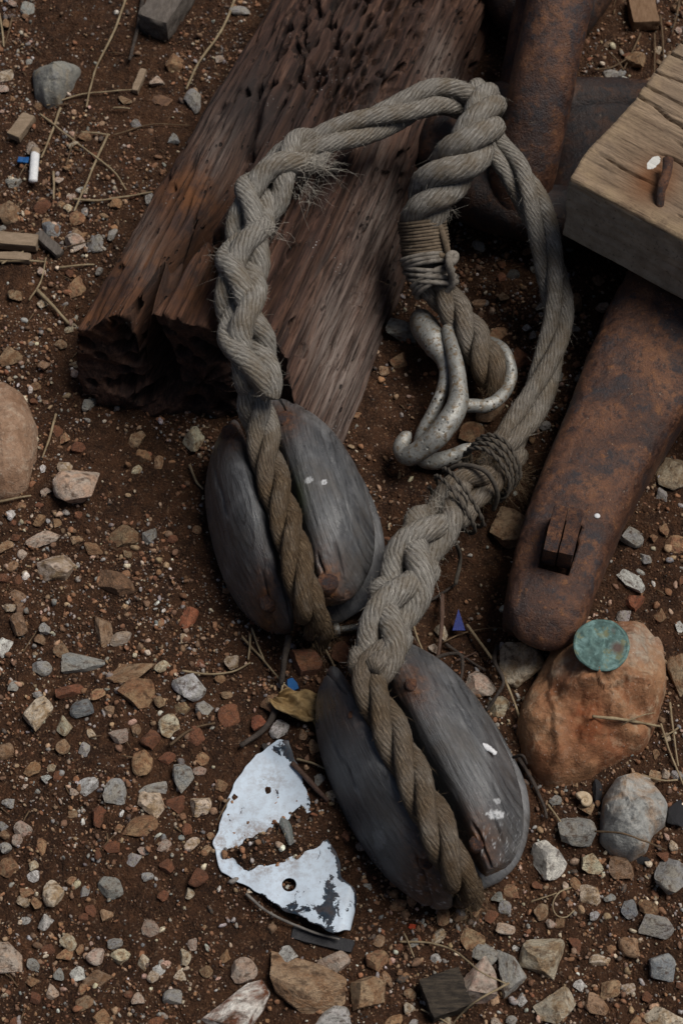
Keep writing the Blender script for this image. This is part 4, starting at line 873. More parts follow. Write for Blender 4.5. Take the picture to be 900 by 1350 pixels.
# ------------------------------------------------------------------ torn white plate with a bolt hole
Lp = [(366, 981), (340, 994), (318, 1022), (302, 1052), (290, 1095), (282, 1112), (287, 1140), (300, 1156), (330, 1172), (372, 1200), (412, 1222), (440, 1236)]
Rp = [(380, 980), (390, 1000), (396, 1022), (404, 1045), (410, 1065), (418, 1085), (428, 1102), (440, 1122), (448, 1140), (452, 1162), (470, 1180), (487, 1228)]
def ev(q, n): c, _ = crom(np.c_[np.array(q, float), np.zeros(len(q))], n); return c[:, :2]
nt_, na_ = 230, 130; Lq, Rq = ev(Lp, nt_), ev(Rp, nt_); f_ = np.linspace(0, 1, na_)
G = Lq[:, None] * (1 - f_)[None, :, None] + Rq[:, None] * f_[None, :, None]; G = G.reshape(-1, 2)
G += np.stack([2.2 * noise(np.c_[G * .09, 0 * G[:, :1]], 5), 2.2 * noise(np.c_[G * .09, 0 * G[:, :1] + 4], 6)], 1)
k = 2 * math.tan(HV) / 1350
dv = FW[None] + np.array([[1., 0, 0]]) * ((G[:, :1] - 450) * k) + UP[None] * ((675 - G[:, 1:]) * k)
W0 = C0 + dv * ((.006 - C0[2]) / dv[:, 2:])
hgt = .0085 + .0035 * fbm(W0 * 22, 2, 15)
cA, cB = P(468, 1165, 0)[:2], P(452, 1236, 0)[:2]                      # the corner that is rolled under
ax2 = (cB - cA) / np.linalg.norm(cB - cA); nrm2 = np.array([ax2[1], -ax2[0]]); nrm2 = nrm2 if nrm2[0] > 0 else -nrm2
sd2 = (W0[:, :2] - cA) @ nrm2 + .004; al2 = (W0[:, :2] - cA) @ ax2
lift = sstep(-.035, .06, al2)
hgt += .010 * lift * sstep(-.045, -.004, sd2) 
hgt += .006 * sstep(.02, 0, np.linalg.norm(W0[:, :2] - P(378, 985)[:2], axis=1))
hgt += .004 * sstep(-.004, .03, -((W0[:, 0] - P(287, 1110)[0]) * 1.0))
V = W0.copy(); V[:, 2] = hgt
roll = sd2 > 0; Rr = .0085; an = np.clip(sd2 / Rr, 0, 2.7) * (al2 > -.03)
V[roll, :2] += (nrm2[None] * (Rr * np.sin(an) - sd2)[:, None])[roll] * (al2 > -.03)[roll][:, None]; V[roll, 2] -= (Rr * (1 - np.cos(an)))[roll] * .95
F = [(i_ * na_ + j_, i_ * na_ + j_ + 1, (i_ + 1) * na_ + j_ + 1, (i_ + 1) * na_ + j_) for i_ in range(nt_ - 1) for j_ in range(na_ - 1)]
hc = P(381, 1166, .010)[:2]; hr = .0050; dd = V[:, :2] - hc; ds_ = np.linalg.norm(dd, axis=1); inn = ds_ < hr
F = [q for q in F if not all(inn[list(q)])]; snap = inn & (ds_ > hr * .45); V[snap, :2] = hc + dd[snap] / ds_[snap][:, None] * hr
used = np.zeros(len(V), bool); used[[i_ for q in F for i_ in q]] = True; remap = np.cumsum(used) - 1
gi = np.arange(len(G)); tt_, ff_ = gi // na_ / (nt_ - 1), gi % na_ / (na_ - 1)
edge = np.minimum(ff_, 1 - ff_)
chip = .55 * sstep(.06, 0., edge) * sstep(.5, .8, tt_) + 1.05 * sstep(.16, .02, tt_) * (.4 + .6 * ff_) + .7 * np.exp(-(((G[:, 0] - 433) / 12) ** 2)) * sstep(1130, 1190, G[:, 1]) + .5 * sstep(.92, 1., ff_) + .35 * np.exp(-(((G[:, 1] - 1205) / 14) ** 2)) 
soil = np.exp(-(((G[:, 0] - 340) / 62) ** 2 + ((G[:, 1] - 1120) / 32) ** 2)) + .4 * np.exp(-(((G[:, 0] - 355) / 22) ** 2 + ((G[:, 1] - 1030) / 14) ** 2))
plate = mk('white_plate', V[used], [tuple(int(remap[i_]) for i_ in q) for q in F], PLATE, cols={'chip': np.clip(chip, 0, 1.2)[used], 'soil': np.clip(soil, 0, 1)[used]})
sm = plate.modifiers.new('thickness', 'SOLIDIFY'); sm.thickness = .0011; sm.offset = -1 if plate.data.polygons[0].normal.z > 0 else 1
tag(plate, 'torn white painted metal plate with a round hole, half covered by soil', 'metal plate')

# ------------------------------------------------------------------ green coin
cc = P(788, 857, .044); top_z = max(oheight(cc[0] + a_, cc[1] - .004 + b_) for a_ in (-.014, 0, .014) for b_ in (-.016, -.008, 0, .008, .014))
n_, m_ = 44, 110; rr = np.linspace(0, 1, n_)[1:]; t = np.linspace(0, 2 * pi, m_, endpoint=False); R = .0202
wob_ = 1 + .03 * fbm(np.stack([np.cos(t) * 2, np.sin(t) * 2, 0 * t], 1), 3, 8); xy = (rr[:, None, None] * (np.stack([np.cos(t), np.sin(t)], 1) * wob_[:, None])[None]).reshape(-1, 2) * R
cxy = lambda x, y, s_: np.exp(-((xy[:, 0] - x * R) ** 2 + (xy[:, 1] - y * R) ** 2) / (s_ * R) ** 2)
ringd = np.hypot(xy[:, 0] + .12 * R, xy[:, 1] - .12 * R) / R
zt = .0008 * np.exp(-((ringd - .26) / .08) ** 2) * (xy[:, 0] < .1 * R) + .0009 * np.exp(-((np.hypot(xy[:, 0] + .45 * R, xy[:, 1] - .5 * R) / R - .16) / .07) ** 2) + .0010 * cxy(.1, -.6, .25) + .0008 * cxy(-.55, -.2, .12) + .0006 * np.exp(-((np.hypot(xy[:, 0], xy[:, 1]) / R - .93) / .04) ** 2) + .0004 * fbm(np.c_[xy * 400, 0 * xy[:, :1]], 3, 3)
zt *= sstep(1., .95, np.hypot(xy[:, 0], xy[:, 1]) / R)
nn_ = np.array([-.03, -.05, 1.]); nn_ /= np.linalg.norm(nn_); e1 = np.cross([0, 1., 0], nn_); e1 /= np.linalg.norm(e1); e2 = np.cross(nn_, e1)
ctr = np.array([cc[0], cc[1] - .004, top_z + .0012])
top = ctr + xy[:, :1] * e1 + xy[:, 1:] * e2 + zt[:, None] * nn_; rim = ctr + (np.stack([np.cos(t), np.sin(t)], 1) * wob_[:, None] * R @ np.stack([e1, e2])) - nn_ * .0015
V = np.vstack([top, rim, ctr, ctr - nn_ * .0015]); k = n_ - 1
F = [(i_ * m_ + j_, i_ * m_ + (j_ + 1) % m_, (i_ + 1) * m_ + (j_ + 1) % m_, (i_ + 1) * m_ + j_) for i_ in range(k) for j_ in range(m_)]
F += [(len(V) - 2, (j_ + 1) % m_, j_) for j_ in range(m_)] + [(len(V) - 1, k * m_ + j_, k * m_ + (j_ + 1) % m_) for j_ in range(m_)]
br = np.clip(cxy(.55, -.12, .24) * 1.5 + .7 * cxy(.45, .55, .12) - .2, 0, 1)
coin = mk('coin', V, F, COIN, cols={'brown': np.r_[br, np.zeros(m_ + 2)], 'relief': np.r_[np.clip(zt / .0009, 0, 1), np.zeros(m_ + 2)]}); tag(coin, 'round green corroded copper coin lying on the orange rock', 'coin')

# ------------------------------------------------------------------ stems, twigs and scraps
def stem(name, pts, r, mat, label, cat='straw', group=None, z=None, kink=.6, seed=0):
    """a dry stalk lying where the photograph shows it; z: height above the soil at each point"""
    z = [.003] * len(pts) if z is None else z
    q = []
    for (a_, b_), zz in zip(pts, z):
        p = P(a_, b_, .004); p[2] = float(H(p[0], p[1])) + zz + r * PX if zz < .02 else zz
        if zz >= .02: p = P(a_, b_, zz)
        q.append(p)
    if len(q) == 2: q = [q[0], (q[0] * .55 + q[1] * .45) + np.array([.0006, -.0004, .0012]), q[1]]
    n = max(14, int(np.linalg.norm(np.diff(np.array(q), axis=0), axis=1).sum() / .0022)); c, _ = crom(q, n)
    c = c + kink * .0012 * np.stack([fbm(c * 60 + seed, 2, 3), fbm(c * 60 + seed, 2, 4), 0 * c[:, 0]], 1)
    rr_ = r * .82 * PX * (1 + .22 * fbm(c * 160, 2, 7)) * np.linspace(1.1, .75, n)
    v, f, u = tube(c, rr_, 8); o = mk(name, v, f, mat, uv=u); return tag(o, label, cat, group)
for pts, r, lab in [([(170, 0), (152, 50), (126, 95), (115, 145)], 2.2, 'long bent straw ending beside the layered grey rock'), ([(312, 0), (292, 45), (264, 85), (245, 117)], 2.6, 'long straw reaching down to the grey stone that leans on the log'), ([(53, 151), (110, 196), (150, 228), (167, 251)], 1.9, 'long thin straw crossing over two shorter straws on dark soil'),
               ([(143, 178), (120, 230), (99, 283)], 2.2, 'greyish straw forming a corner with a short straw'), ([(80, 144), (66, 180), (55, 211)], 2.2, 'straw slanting down to the cigarette butt'), ([(97, 265), (130, 267), (165, 259), (200, 256)], 2.0, 'straw pointing at the flank of the log'), ([(108, 175), (145, 178)], 2.0, 'short straw joining the greyish straw at a corner'),
               ([(62, 140), (100, 126), (140, 122), (178, 120)], 1.6, 'curved straw under the layered grey rock'), ([(0, 20), (4, 42), (6, 64)], 2.2, 'straw piece above the layered grey rock'), ([(18, 25), (8, 60)], 1.5, 'thin brown stalk beside a straw piece above the layered grey rock'), ([(102, 170), (95, 195), (88, 220)], 1.5, 'thin brown stalk under the crossing straws'), ([(150, 177), (200, 163), (250, 163)], 1.2, 'hair thin brown stalk running to a grey pebble by the log'),
               ([(85, 332), (130, 318)], 1.2, 'hair thin brown stalk beside the dark grey flat stick'), ([(80, 356), (125, 352)], 2.0, 'short straw above the orange stone beside the log'), ([(5, 355), (32, 335)], 1.6, 'short straw under the pale flat stick end'), ([(20, 240), (40, 210), (60, 195)], 1.5, 'thin brown stalk behind the cigarette butt'), ([(70, 225), (72, 265)], 2.2, 'short upright straw next to the cigarette butt'),
               ([(150, 145), (172, 146)], 1.8, 'very short straw near a round pale grey pebble'), ([(0, 350), (60, 350)], 2.0, 'straw lying along the thin wooden splinter'), ([(40, 398), (55, 372), (62, 345)], 1.6, 'thin straw below the dark grey flat stick')]:
    stem('straw', pts, r, STRAW if r > 1.55 else STRAWD, lab, seed=len(pts))
stem('straw', [(50, 384), (72, 408), (92, 428)], 3.2, STRAW, 'thick yellow straw pointing at the log end')
G_S2 = 'short straws on the soil below the log'; L_S2 = 'short pale straw lying on bare soil below the log'
for pts in ([(74, 545), (57, 605)], [(0, 665), (42, 656)], [(250, 613), (258, 632), (268, 645)]): stem('straw', pts, 2.0, STRAW, L_S2, group=G_S2)
for pts, lab in (([(320, 839), (348, 870), (373, 903), (385, 912)], 'long straw from the dark block\'s lower end to the blue plastic scrap'), ([(332, 827), (340, 850), (348, 869)], 'short slanting straw crossing the long straw under the dark block'), ([(425, 850), (438, 876), (452, 902)], 'straw running from the dark block towards the big rope splice'),
                 ([(240, 884), (275, 887), (305, 884), (330, 875)], 'straw lying level beside the white quartz stone and ochre pebble'), ([(330, 835), (327, 870)], 'short upright straw under the lower left nail of the dark block'), ([(373, 903), (366, 928)], 'very short straw above the curved black twig')): stem('straw', pts, 1.7, STRAW, lab)
stem('straw', [(226, 986), (245, 970), (262, 962), (284, 958)], 2., STRAWD, 'curved greenish dry stem in the gravel under the quartz stone')
stem('straw', [(545, 822), (553, 850), (572, 882)], 1.6, STRAW, 'thin bent straw beside the big rope splice')
stem('straw', [(615, 822), (647, 872), (668, 915), (685, 952)], 2.4, STRAW, 'straight pale straw leaning beside the blue triangle', z=[.004, .012, .012, .004])
stem('straw', [(585, 845), (612, 832), (640, 826), (672, 826)], 1.2, STRAWD, 'hair thin brown stem passing under the blue triangle')
stem('straw', [(781, 944), (822, 949), (868, 962)], 2.4, STRAW, 'pale straw lying on the large orange rock', z=[oheight(*P(781, 944, .04)[:2]) + .004, oheight(*P(822, 949, .04)[:2]) + .003, oheight(*P(862, 960, .03)[:2]) + .005])
stem('straw', [(818, 956), (838, 946), (862, 940)], 1., STRAW, 'short thin fibre crossing the straw on the orange rock', z=[oheight(*P(818, 956, .04)[:2]) + .003, oheight(*P(838, 946, .04)[:2]) + .006, oheight(*P(860, 940, .03)[:2]) + .005])
G_S4 = 'stems by the right of the orange rock'; L_S4 = 'thin dry stem on gravel beside the large orange rock'
for pts in ([(870, 955), (886, 1000), (900, 1035)], [(882, 925), (887, 965), (893, 1010)], [(893, 960), (872, 972)], [(845, 1022), (870, 1030), (892, 1028)]): stem('straw', pts, 1.6, STRAW, L_S4, group=G_S4)
stem('straw', [(783, 1096), (822, 1099), (850, 1110), (876, 1122)], 1.5, STRAWD, 'thin olive stem bent over the big grey boulder', z=[.024, .034, .030, .010])
stem('straw', [(721, 1060), (732, 1076), (744, 1092)], 1.8, STRAW, 'short straw pointing at the square cut grey stone')
stem('straw', [(753, 1167), (736, 1176), (728, 1192), (733, 1206), (746, 1208), (757, 1199)], 1.1, STRAW, 'thin pale curled fibre on gravel', kink=.2)
stem('straw', [(700, 1186), (733, 1176)], 1.2, STRAW, 'thin straight straw touching the curled fibre')
stem('straw', [(527, 1240), (568, 1243), (600, 1258), (632, 1280), (668, 1298)], 1.5, STRAW, 'long pale stem bending over the speckled pink stone', z=[.003, .004, .010, .022, .020])
stem('straw', [(670, 1296), (630, 1318), (608, 1338), (596, 1350)], 1.6, STRAW, 'pale stem running down past the square of dark wood', z=[.020, .022, .010, .003])
stem('straw', [(532, 1228), (546, 1262)], 1.2, STRAW, 'short thin straw near the frayed rope end')
stem('straw', [(555, 1330), (590, 1348)], 1.4, STRAW, 'thin straw under the square of dark wood')
stem('twig', [(325, 1180), (352, 1203), (400, 1226), (447, 1241)], 2.2, mat_plain('grey_wire', (.10, .09, .08), (.17, .155, .14), 150, .7), 'long grey twig along the lower edge of the white plate', 'twig', z=[.002, .004, .006, .006])
stem('straw', [(392, 1005), (412, 1010), (432, 1017)], 1.9, STRAW, 'white straw between the plate and the grey brown block')
stem('twig', [(386, 1010), (408, 1035), (432, 1062)], 4., TWIGB, 'short brown twig between the plate and the grey brown block', 'twig')
stem('twig', [(382, 852), (376, 880), (370, 905)], 5., TWIG, 'dark split twig standing beside the pinkish brown stone', 'twig', z=[.016, .012, .003])
stem('twig', [(366, 925), (361, 945), (345, 968), (318, 988)], 5., TWIG, 'curved black twig above the white plate', 'twig')
stem('twig', [(582, 782), (581, 830), (576, 872)], 3.6, TWIGB, 'upright brown twig between the rope splice and the blue triangle', 'twig', z=[.004, .010, .004])
stem('twig', [(553, 796), (576, 783), (602, 768)], 2.6, TWIG, 'dark twig under the rope splice', 'twig')
stem('twig', [(655, 850), (650, 878), (661, 908), (652, 925), (640, 940)], 3.2, TWIG, 'dark crooked twig between cream stones', 'twig', z=[.004, .014, .016, .016, .006])
stem('twig', [(588, 848), (608, 862), (640, 882)], 2.4, TWIG, 'black straight twig below the blue triangle', 'twig')
stem('twig', [(572, 872), (592, 868), (606, 872), (608, 890), (604, 904)], 3., TWIG, 'dark hooked twig behind the grey brown block', 'twig', z=[.010, .014, .014, .010, .004])
stem('twig', [(600, 870), (628, 858)], 1.6, TWIGB, 'thin brown twig lying near the hooked one', 'twig')
stem('twig', [(684, 1000), (700, 1030), (716, 1062), (720, 1080)], 3., TWIG, 'dark stick between the grey brown block and the orange rock', 'twig')
stem('twig', [(676, 998), (688, 996), (694, 1006)], 2.4, TWIG, 'short hooked twig against the orange rock', 'twig', z=[.02, .03, .022])
stem('twig', [(190, 0), (183, 40), (172, 85)], 4., TWIG, 'dark twig in front of the grey wood scrap', 'twig')
G_S5 = 'stems in the gravel behind the timber'; L_S5 = 'thin dry stem in the dark gravel between chain and timber'
for pts in ([(843, 48), (832, 70), (822, 90)], [(870, 20), (873, 50), (874, 86)], [(862, 46), (861, 100)], [(783, 92), (806, 88), (832, 76)], [(802, 68), (822, 92)], [(895, 0), (885, 45)]): stem('straw', pts, 1.7, STRAWD, L_S5, group=G_S5)

def chip(name, px, py, lx, ly, rot, hz, mat, label, cat, rise=.001, tiltx=0., seed=0, n=9, rnd=.35, rough=.0012):
    c = P(px, py, .004); a = radians(rot); ax_ = np.array([cos(a), sin(a), tiltx]); ax_ /= np.linalg.norm(ax_); ay_ = np.array([-sin(a), cos(a), 0]); az_ = np.cross(ax_, ay_)
    c[2] = float(H(c[0], c[1])) + hz + rise
    v, f, u = slab(c, ax_, ay_, az_, lx * PX / 2, ly * PX / 2 * 1.1, hz, n, seed + 1, rough, rnd); o = mk(name, v, f, mat)
    PLACED.append((c[0], c[1], max(lx, ly) * PX / 2)); return tag(o, label, cat)
WCH = mat_plain('pale_wood_chip', (.20, .145, .095), (.29, .215, .15), 18, .85, (4, 20, 20)); WGR = mat_plain('grey_wood_scrap', (.075, .062, .052), (.135, .115, .10), 14, .85, (22, 6, 22)); WDK = mat_plain('dark_charred_wood', (.022, .018, .015), (.085, .066, .048), 16, .8, (4, 30, 30), .003)
chip('wood_chip', 30, 172, 48, 19, 64, .0035, WCH, 'pale oblong wood chip near the cigarette butt', 'wood chip'); chip('wood_chip', 22, 322, 66, 20, -6, .0045, WCH, 'pale flat wooden stick end beside the dark round stone', 'wood chip')
chip('wood_chip', 15, 345, 60, 12, -4, .003, WCH, 'thin wooden splinter under the pale stick end', 'wood chip'); chip('wood_chip', 66, 326, 52, 13, -46, .003, WGR, 'dark grey flat stick crossing below the dark round stone', 'wood chip', .004)
chip('wood_chip', 846, 22, 42, 52, 4, .006, mat_plain('brown_wood_chip', (.15, .085, .045), (.22, .135, .08), 20, .85, (20, 5, 20)), 'square brown wood chip behind the timber', 'wood chip')
chip('wood_scrap', 222, 22, 52, 92, -24, .012, WGR, 'grey brown broken wood scrap behind the log', 'wood scrap', rough=.004, rnd=.7); chip('wood_chip', 184, 108, 10, 42, -14, .003, WCH, 'short upright split stick near the pink orange stone', 'wood chip')
chip('wood_block', 587, 1312, 48, 42, 20, .011, WDK, 'square cut end of dark charred wood in the gravel', 'wood block', -.008, rnd=.2, n=17, rough=.0022)
chip('dark_strip', 425, 1238, 74, 14, -14, .0025, COAL, 'flat black strip under the rolled corner of the white plate', 'strip', -.001)
BLUE = mat_plain('blue_glazed_shard', (.012, .022, .13), (.02, .035, .19), 120, .55, spec=.3); BLU2 = mat_plain('blue_plastic', (.01, .07, .22), (.02, .11, .30), 120, .45); REDP = mat_plain('red_plastic', (.42, .05, .02), (.5, .08, .03), 100, .45)
tv = [P(604, 803, .011), P(613, 831, .007), P(596, 831, .007)]; nrm_ = np.cross(tv[1] - tv[0], tv[2] - tv[0]); nrm_ /= np.linalg.norm(nrm_); nrm_ = nrm_ if nrm_[2] > 0 else -nrm_
V = np.array(tv + [q - nrm_ * .0022 for q in tv]); tag(mk('glass_shard', V, [(0, 2, 1), (3, 4, 5), (0, 1, 4, 3), (1, 2, 5, 4), (2, 0, 3, 5)], BLUE, smooth=False), 'small deep blue triangular shard on dark soil', 'shard')
o = stone('plastic_scrap', 383, 905, 20, 18, 'dark', 'crumpled blue plastic scrap by the yellowish dry leaf', 'plastic scrap'); o.data.materials[0] = BLU2
chip('plastic_scrap', 31, 212, 16, 9, -8, .001, BLU2, 'tiny blue plastic scrap beside the cigarette butt', 'plastic scrap'); o = stone('plastic_scrap', 544, 1217, 11, 10, 'brick', 'tiny bright red plastic scrap near the frayed rope end', 'plastic scrap'); o.data.materials[0] = REDP
# cigarette butt
butt = root('cigarette_butt', P(45, 220, .004), 'white cigarette butt lying on the litter beside the log', 'cigarette butt')
c, _ = crom([P(47, 200, .0075), P(46, 212, .008), P(45, 226, .0078), P(44, 239, .0072)], 30); v, f, u = tube(c, .0040 * (1 + .06 * fbm(c * 300, 2, 3)), 20); v[:, 2] = .0075 + (v[:, 2] - .0075) * .75; mk('paper', v, f, PAINT, butt)
c, _ = crom([P(47.4, 197, .0075), P(47, 201, .0075), P(46.8, 204, .0075)], 8); v, f, u = tube(c, .0042, 18); v[:, 2] = .0075 + (v[:, 2] - .0075) * .75; mk('filter_tip', v, f, WCH, butt)
# snail shell: a short flat spiral
t = np.linspace(0, 2 * pi * 2.4, 110); sc_ = P(770, 1057, .008); sc_[2] = float(H(sc_[0], sc_[1])) + .007; g = np.exp(.19 * (t - t[-1]))
c = sc_ + np.stack([.0052 * g * np.cos(t), .0056 * g * np.sin(t), .0035 * (1 - g)], 1); v, f, u = tube(c, .0036 * g, 14); tag(mk('snail_shell', v, f, mat_plain('shell', (.42, .31, .19), (.55, .45, .33), 220, .6), uv=u), 'small broken cream snail shell beside a charcoal stick', 'snail shell')
# dry crumpled leaf
q = np.linspace(-1, 1, 30); X, Y = np.meshgrid(q, q); p = np.stack([X, Y, 0 * X], -1).reshape(-1, 3); c = P(398, 938, .004); prof_ = .019 * np.sqrt(np.clip(1 - p[:, 0] ** 2, .02, 1))
V = np.c_[c[0] + p[:, 0] * .020 + p[:, 1] * .004, c[1] + p[:, 1] * prof_ * .62 - p[:, 0] * .006, .010 + float(H(c[0], c[1])) + .009 * fbm(p * 2.4, 3, 3) + .004 * np.abs(p[:, 1])]
F = [(i_ * 30 + j_, i_ * 30 + j_ + 1, (i_ + 1) * 30 + j_ + 1, (i_ + 1) * 30 + j_) for i_ in range(29) for j_ in range(29)]
lf = root('dry_leaf', (c[0], c[1], .002), 'crumpled yellow brown dry leaf beside the grey brown block', 'leaf'); LEAF = mat_plain('dry_leaf', (.17, .105, .04), (.30, .21, .10), 70, .75)
b_ = mk('blade', V, F, LEAF, lf); sm = b_.modifiers.new('thickness', 'SOLIDIFY'); sm.thickness = .0004
c, _ = crom([P(408, 938, .010), P(416, 950, .010), P(421, 965, .008), P(425, 975, .004)], 24); v, f, u = tube(c, np.linspace(.003, .0012, 24), 8); mk('stalk', v, f, LEAF, lf, uv=u)
# a white speck on the iron bar
bvs = [o_ for o_ in bar.children if o_.name.startswith('body')][0]; BV = np.array([v_.co[:] for v_ in bvs.data.vertices]) + np.array(bar.location); q = surf_at(BV, 790, 676)
V, F_ = ICO[2]; V = q + V * np.array([.0024, .0022, .0009]) + np.array([0, 0, .0004]); tag(mk('paint_speck', V, F_, PAINT), 'tiny round white speck on the rusty iron bar', 'paint speck')
# small galvanised bolt
bolt = root('bolt', P(456, 836, .002), 'small grey metal bolt in the shade beside the rope splice', 'bolt')
b0, b1 = P(447, 830, .009), P(472, 826, .010); ax_ = (b1 - b0) / np.linalg.norm(b1 - b0); c = b0 + ax_ * np.linspace(0, .0175, 90)[:, None]; v, f, u = tube(c, .0022 + .0004 * np.sin(np.linspace(0, 2 * pi * 11, 90)), 12); mk('thread', v, f, GALV, bolt, uv=u)
c = b0 - ax_ * np.linspace(.0, .0036, 5)[:, None]; v, f, u = tube(c, .0052, 6); mk('head', v, f, GALV, bolt, uv=u)

# ------------------------------------------------------------------ countable pebbles, then the fine gravel
BLOCKED = [[(95, 440), (370, -20), (612, -20), (600, 100), (530, 250), (500, 430), (460, 560), (130, 560)], [(665, 860), (662, 780), (735, 560), (840, 380), (750, 330), (750, 240), (900, 50), (900, 590), (770, 850)], [(262, 640), (290, 540), (370, 515), (470, 570), (505, 690), (490, 780), (400, 830), (330, 810), (280, 720)],
           [(428, 990), (440, 910), (520, 865), (600, 905), (690, 1030), (705, 1110), (680, 1165), (600, 1205), (510, 1160)], [(366, 978), (300, 1045), (278, 1115), (290, 1160), (440, 1245), (490, 1232), (450, 1120), (392, 985)], [(530, 90), (830, 110), (830, 320), (560, 320)], [(600, 0), (830, 0), (770, 90), (640, 80)], [(520, 400), (680, 400), (690, 620), (520, 615)],
           [(455, 900), (520, 680), (640, 600), (600, 720), (540, 880)]]
def inside(poly, x, y):
    r = False; n = len(poly)
    for i_ in range(n):
        (x1, y1), (x2, y2) = poly[i_], poly[i_ - 1]
        if (y1 > y) != (y2 > y) and x < (x2 - x1) * (y - y1) / (y2 - y1) + x1: r = not r
    return r
KINDS = [('orange', .24, 'orange brown'), ('rust', .14, 'rust red'), ('tan', .15, 'tan'), ('grey', .16, 'grey'), ('cream', .13, 'cream coloured'), ('pink', .09, 'pinkish'), ('white', .07, 'whitish'), ('dark', .02, 'blackish')]
MARKS = [(150, 560, 'below the split end of the log'), (200, 200, 'on the soil beside the log'), (45, 220, 'near the cigarette butt'), (20, 590, 'near the big brown boulder'), (78, 752, 'near the smooth cream and tan stone'), (247, 902, 'near the angular white quartz stone'), (350, 1110, 'near the torn white plate'),
         (310, 1330, 'near the big white and red veined stone'), (75, 1180, 'near the white and yellow lump of stone'), (200, 1062, 'near the white shelly stone'), (587, 1310, 'near the square of charred wood'), (835, 1070, 'near the big grey boulder'), (870, 1275, 'near the sharp blue grey flake'), (730, 1328, 'near the cream pink block shaped stone'), (790, 930, 'near the large orange rock'), (830, 740, 'beside the rusty iron bar'), (380, 870, 'below the dark grey block'), (600, 830, 'near the blue triangular shard'), (820, 80, 'between the chain and the timber'), (590, 500, 'near the galvanised hook'), (20, 1300, 'near the grey pink stone with a white chip'), (72, 108, 'near the layered grey rock'), (720, 1180, 'near the curled pale fibre')]
kp = np.cumsum([k_[1] for k_ in KINDS]); kp /= kp[-1]; rp = np.random.RandomState(21); made = 0; tries = 0
def gravelly(x, y):
    """how stony the soil is at a photographed place, 0 to 1"""
    g = .55 + .9 * float(noise(np.array([x * .009, y * .009, 0.]), 17))
    if y > 1130 and x > 480: g += .6
    if x < 300 and y > 850: g += .25
    if 480 < x < 660 and 430 < y < 900: g -= .8
    if x < 560 and y < 680: g -= .15
    return g
while made < 300 and tries < 20000:
    tries += 1; x, y = rp.uniform(0, 900), rp.uniform(0, 1350)
    if any(inside(b_, x, y) for b_ in BLOCKED) or rp.rand() > gravelly(x, y): continue
    sz = min(30, 12.5 + rp.exponential(4.6)); c = P(x, y)
    if any((c[0] - a_) ** 2 + (c[1] - b_) ** 2 < (r_ * .8 + sz * PX * .45) ** 2 for a_, b_, r_ in PLACED): continue
    mk_ = min(MARKS, key=lambda q_: (q_[0] - x) ** 2 + (q_[1] - y) ** 2)[2]; kd_ = KINDS[int(np.searchsorted(kp, rp.rand()))]
    o = stone('pebble', x, y, sz * rp.uniform(.85, 1.3), sz * rp.uniform(.7, 1.05), kd_[0], ('larger ' if sz > 18 else 'small ') + kd_[2] + ' pebble in the gravel ' + mk_, 'pebble', kd_[2] + ' pebbles ' + mk_ + (' (larger)' if sz > 18 else ''), rot=rp.uniform(0, 360), mesh=LIB[rp.randint(len(LIB))], sink=rp.uniform(.1, .5), flat=rp.uniform(.55, .9)); made += 1
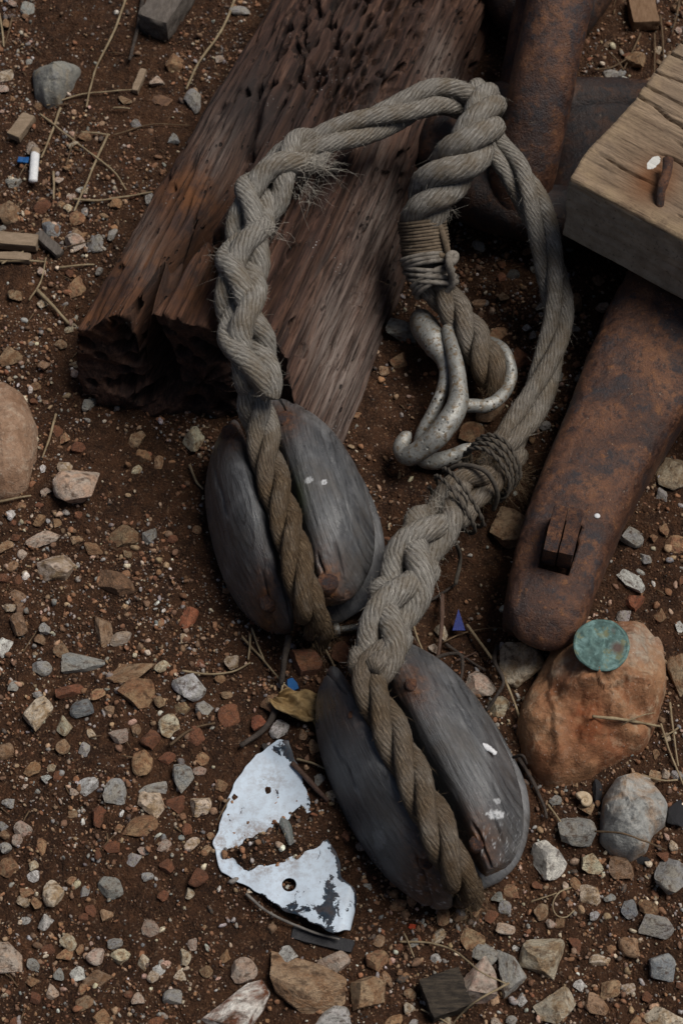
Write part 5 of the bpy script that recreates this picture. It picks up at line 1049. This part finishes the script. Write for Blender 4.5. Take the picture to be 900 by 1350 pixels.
def grains(n, sub, smin, smean, smax, seed, keep_by=None, hidden_ok=True):
    rg = np.random.RandomState(seed); tmpl = []
    for k_ in range(14):
        V, F_ = ICO[sub]; r2 = np.random.RandomState(700 + k_ + sub * 50); V = V.copy()
        for _ in range(7):
            nn = r2.normal(size=3); nn /= np.linalg.norm(nn); d_ = r2.uniform(.5, .85); kk = V @ nn; V -= np.where(kk > d_, kk - d_, 0)[:, None] * nn
        tmpl.append(V * r2.uniform(.85, 1.15, V.shape) * r2.uniform([.8, .65, .55], [1.3, 1., .9]))
    tmpl = np.array(tmpl); F_ = ICO[sub][1]
    x = rg.uniform(-.35, .35, n); y = rg.uniform(-.42, .60, n); px, py = pix(np.stack([x, y, 0 * x], 1))
    dens = .66 + .85 * noise(np.stack([px * .011, py * .011, 0 * px], 1), 17) + .5 * noise(np.stack([px * .03, py * .03, 0 * px], 1), 19) + .45 * ((py > 1130) & (px > 470)) + .2 * ((px < 300) & (py > 680)) - .45 * ((px > 470) & (px < 660) & (py > 420) & (py < 880))
    vis = (px > -30) & (px < 930) & (py > -30) & (py < 1380) & (rg.rand(n) < np.clip(dens, .16, 1))
    onp = ((px - 330) / 42) ** 2 + ((py - 1035) / 40) ** 2 < 1; onp |= (px > 395) & (px < 470) & (py > 1150) & (py < 1235); vis &= ~(onp & (rg.rand(n) > .03))
    x, y = x[vis], y[vis]; n = len(x)
    sz = np.clip(smin + rg.exponential(smean, n), smin, smax) * PX / 2
    A = rg.normal(size=(n, 3, 3)); Q, _ = np.linalg.qr(A)
    T = tmpl[rg.randint(14, size=n)]; V = np.einsum('nij,njk->nik', T * sz[:, None, None], Q)
    z = H(x, y) + sz * rg.uniform(-.05, .45, n); V += np.stack([x, y, z], 1)[:, None]
    names = ['orange', 'rust', 'tan', 'grey', 'cream', 'pink', 'white', 'dark', 'brown', 'bluegrey']; pr = np.array([.23, .14, .13, .10, .06, .06, .035, .06, .15, .035]); pr /= pr.sum()
    C = np.array([PAL[q] for q in names])[rg.choice(10, n, p=pr)] * rg.uniform(.55, 1.25 if sub == 2 else .85, (n, 1)) * rg.uniform(.93, 1.07, (n, 3))
    nv = T.shape[1]; return V.reshape(-1, 3), (F_[None] + (np.arange(n) * nv)[:, None, None]).reshape(-1, 3), np.repeat(C, nv, 0)
V, F, C = grains(11000, 2, 5.5, 2.3, 14., 3); g_ = mk('gravel', V, F, GRAIN, origin=(0, 0, 0), cols={'tint': C}, smooth=False); tag(g_, 'loose mixed orange, grey and cream gravel covering the brown soil', 'gravel', kind='stuff')
V, F, C = grains(64000, 1, 1.9, 1.5, 6.5, 5); g_ = mk('fine_grit', V, F, GRAIN, origin=(0, 0, 0), cols={'tint': C}, smooth=False); tag(g_, 'fine sandy grit scattered all over the brown soil', 'grit', kind='stuff')
# bits of broken straw and bark trodden into the soil
rg = np.random.RandomState(77); n = 420; x, y = rg.uniform(-.33, .33, n), rg.uniform(-.4, .57, n); px, py = pix(np.stack([x, y, 0 * x], 1)); kx = (rg.rand(n) < np.where(py < 560, 1., .35)); x, y = x[kx], y[kx]; n = len(x)
a = rg.uniform(0, 2 * pi, n); L = rg.gamma(3, .0028, n); parts = []
for i_ in range(n):
    d_ = np.array([cos(a[i_]), sin(a[i_]), rg.uniform(-.1, .2)]); b0 = np.array([x[i_], y[i_], float(H(x[i_], y[i_])) + .0012]); parts.append(tube(np.array([b0, b0 + d_ * L[i_] * .5 + [0, 0, .0008], b0 + d_ * L[i_]]), np.array([1., .9, .5]) * rg.uniform(.0003, .0008), 5))
v, f, u = join(parts); tag(mk('straw_litter', v, f, STRAWD, origin=(0, 0, 0), uv=u), 'tiny broken straw bits trodden into the soil', 'litter', kind='stuff')
